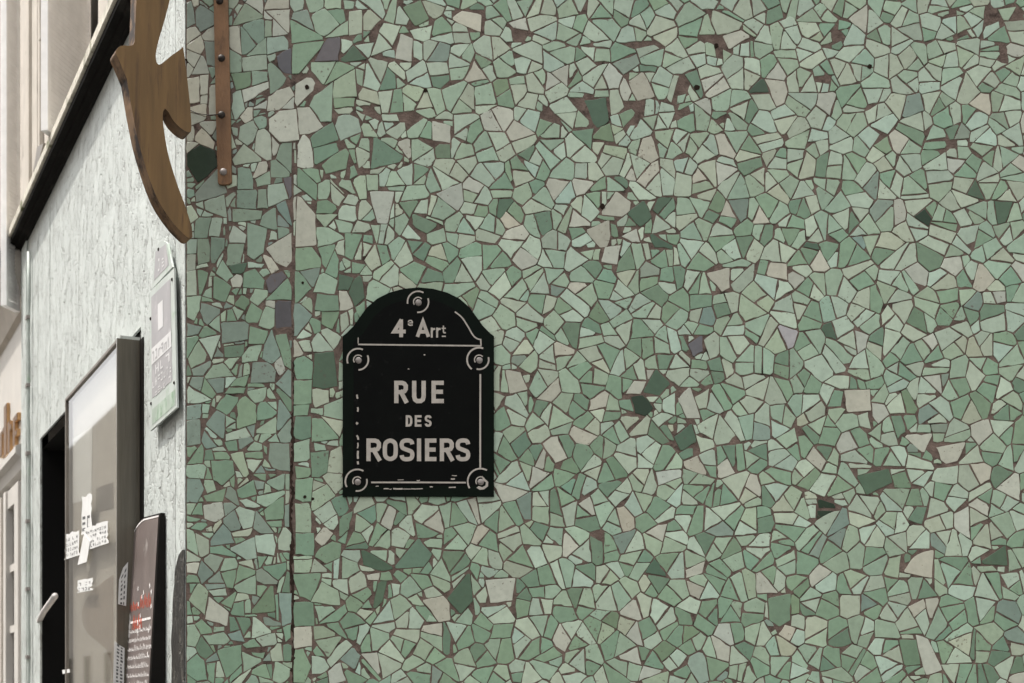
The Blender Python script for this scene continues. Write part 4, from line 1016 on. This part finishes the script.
sc_ = side_thing('shutter_stay', 'small pale slanting stay on the beige wall left of the wide shutter', 'stay', s0, UB, lw(44, 45)[1])
obj('arm', bx(((-.01, .0, .0), (.03, .045, .02)), bev=.003), M['stone'], sc_)
bm = bmesh.new(); tube(bm, [(.0, .035, .01), (.03, .005, .14)], .012, 8); obj('brace', bm, M['stone'], sc_, True)
q = [lw(x, y, UB+.03) for x, y in ((33,172),(39,160),(43.5,143),(37,147))]
bm = prism(q, lambda s, z, t: (s, t, z-CZ-.1), UB+.0005, UB+.03); obj('shutter_stop', bm, M['frame'], up)

# ------------------------------------------------------------------ next house along the street
nh = side_thing('neighbour_house', 'cream house front beyond the white shop front with mouldings and narrow window', 'house', SE+.06, -.03, 0)
E = SE+.06
def L(px, py, out=-.03): a, b = lw(px, py, out); return a-E, b
NL = 22.0
zt = L(10, 287)[1]
yy = 0.0
zc0 = L(10, 340)[1]
obj('wall', bx(((0, -.25, 0), (NL, 0, zc0))), M['cream'], nh)
obj('upper_wall', bx(((0, -.25, zc0+.0), (NL, -.03, 7.0))), M['stone'], nh)
obj('cornice', sweep([(-.03,zc0-.0),(.0,zc0+.0),(.02,zc0+.02),(.035,zc0+.07),(.07,zc0+.17),(.10,zc0+.2),(.10,zc0+.24),(-.03,zc0+.28)], 0, NL), M['stone'], nh)
obj('drip_edge', sweep([(-.029,zc0+.281),(.12,zc0+.241),(.125,zc0+.25),(.125,zc0+.262),(-.029,zc0+.30)], 0, NL), M['frame'], nh)
for i, (a, b) in enumerate(((2,.10),)):
    pass
zs = L(10, 484)[1]
obj('string_moulding', sweep([(.001,zs-.03),(.03,zs-.02),(.04,zs+.03),(.06,zs+.05),(.06,zs+.08),(.001,zs+.11)], 0, NL), M['cream'], nh)
for i in range(3): # flutes on the upper wall
    obj('pilaster_strip', bx(((-.34+i*.13, -.0295, zc0+.3), (-.26+i*.13, .012-.01*i, 7)), bev=.004), M['stone'], nh)
za = zs-.06
def Q(px): return L(px, 600)[0]
wn = obj('window', bx(((Q(24.5), .0005, .3), (Q(20.5), .03, za)), ((Q(14), .0005, .3), (Q(11.5), .04, za)), ((Q(20.5)+.0005, .0005, za-.09), (Q(14)-.0005, .03, za)), ((Q(20.5)+.0005,.0005,.3),(Q(14)-.0005,.03,.4)), bev=.003), M['cream'], nh)
obj('pane', bx(((Q(20.5)+.001, .0006, .4005), (Q(14)-.001, .004, za-.0905))), M['dark'], wn)
for zz in (2.25, 1.95, 1.6): obj('glazing_bar', bx(((Q(20.5)+.001, .0045, zz), (Q(14)-.001, .02, zz+.035))), M['cream'], wn)
obj('pilaster', bx(((Q(11), .0005, 0), (Q(8.6), .02, za)), bev=.004), M['cream'], nh)
obj('pilaster', bx(((Q(8), .0005, 0), (Q(5.2), .035, za)), bev=.004), M['stone'], nh)
obj('door', bx(((Q(5), .0005, 0), (Q(5)+.9, .006, za-.05))), M['brownwood'], nh)
# gilt letters on its fascia
gl = side_thing('gilt_letters', 'raised gilt and brown shop letters on the cream fascia at the left edge', 'letters', E+.1, -.03, L(12, 440)[1]-.09)
def letter(name, boxes):
    b = bx(*[((s, .0, z0), (s1, .016, z1)) for s, s1, z0, z1 in boxes]); o_ = obj(name, b, M['gold'], gl)
    b = bx(*[((s+.003, .0165, z0+.003), (s1-.003, .0185, z1-.003)) for s, s1, z0, z1 in boxes]); obj('face', b, M['goldside'], o_)
g0 = gl.location
def lb(x0, x1, y0, y1):                              # stroke of a letter from its place on the fascia
    sa, sb = L(x1, (y0+y1)/2)[0]-.1, L(x0, (y0+y1)/2)[0]-.1; xm = (x0+x1)/2
    return sa, sb, L(xm, y1)[1]-g0.z, L(xm, y0)[1]-g0.z
for bxs in ([lb(3.2,5.6,432,457)], [lb(7.4,10.2,405,456),lb(5.9,7.35,428,434)], [lb(11.2,13.4,422,453),lb(13.45,15,424,430)], [lb(16.6,18.6,417,446),lb(18.65,21,414,421),lb(18.65,20.6,430,436)]):
    letter('letter', bxs)

# ------------------------------------------------------------------ across the street (mirrored in the glass)
op = side_thing('opposite_house', 'long pale limestone house front on the other side of the street', 'house', 0, 6.2, 0)
bm = bx(((-3, 0, -.13), (45, 2, 9))); obj('wall', bm, M['facade'], op)
bm = None
for i in range(14):
    s = 1+i*3.0
    f_ = obj('window', bx(((s, -.03, 1.0), (s+.1, -.001, 3.0)), ((s+1.1, -.03, 1.0), (s+1.2, -.001, 3.0)), ((s+.1, -.03, 2.9), (s+1.1, -.001, 3.0)), ((s+.1,-.03,1.0),(s+1.1,-.001,1.1))), M['cream'], op)
    obj('pane', bx(((s+.101, -.012, 1.101), (s+1.099, -.002, 2.899))), M['dark'], f_)
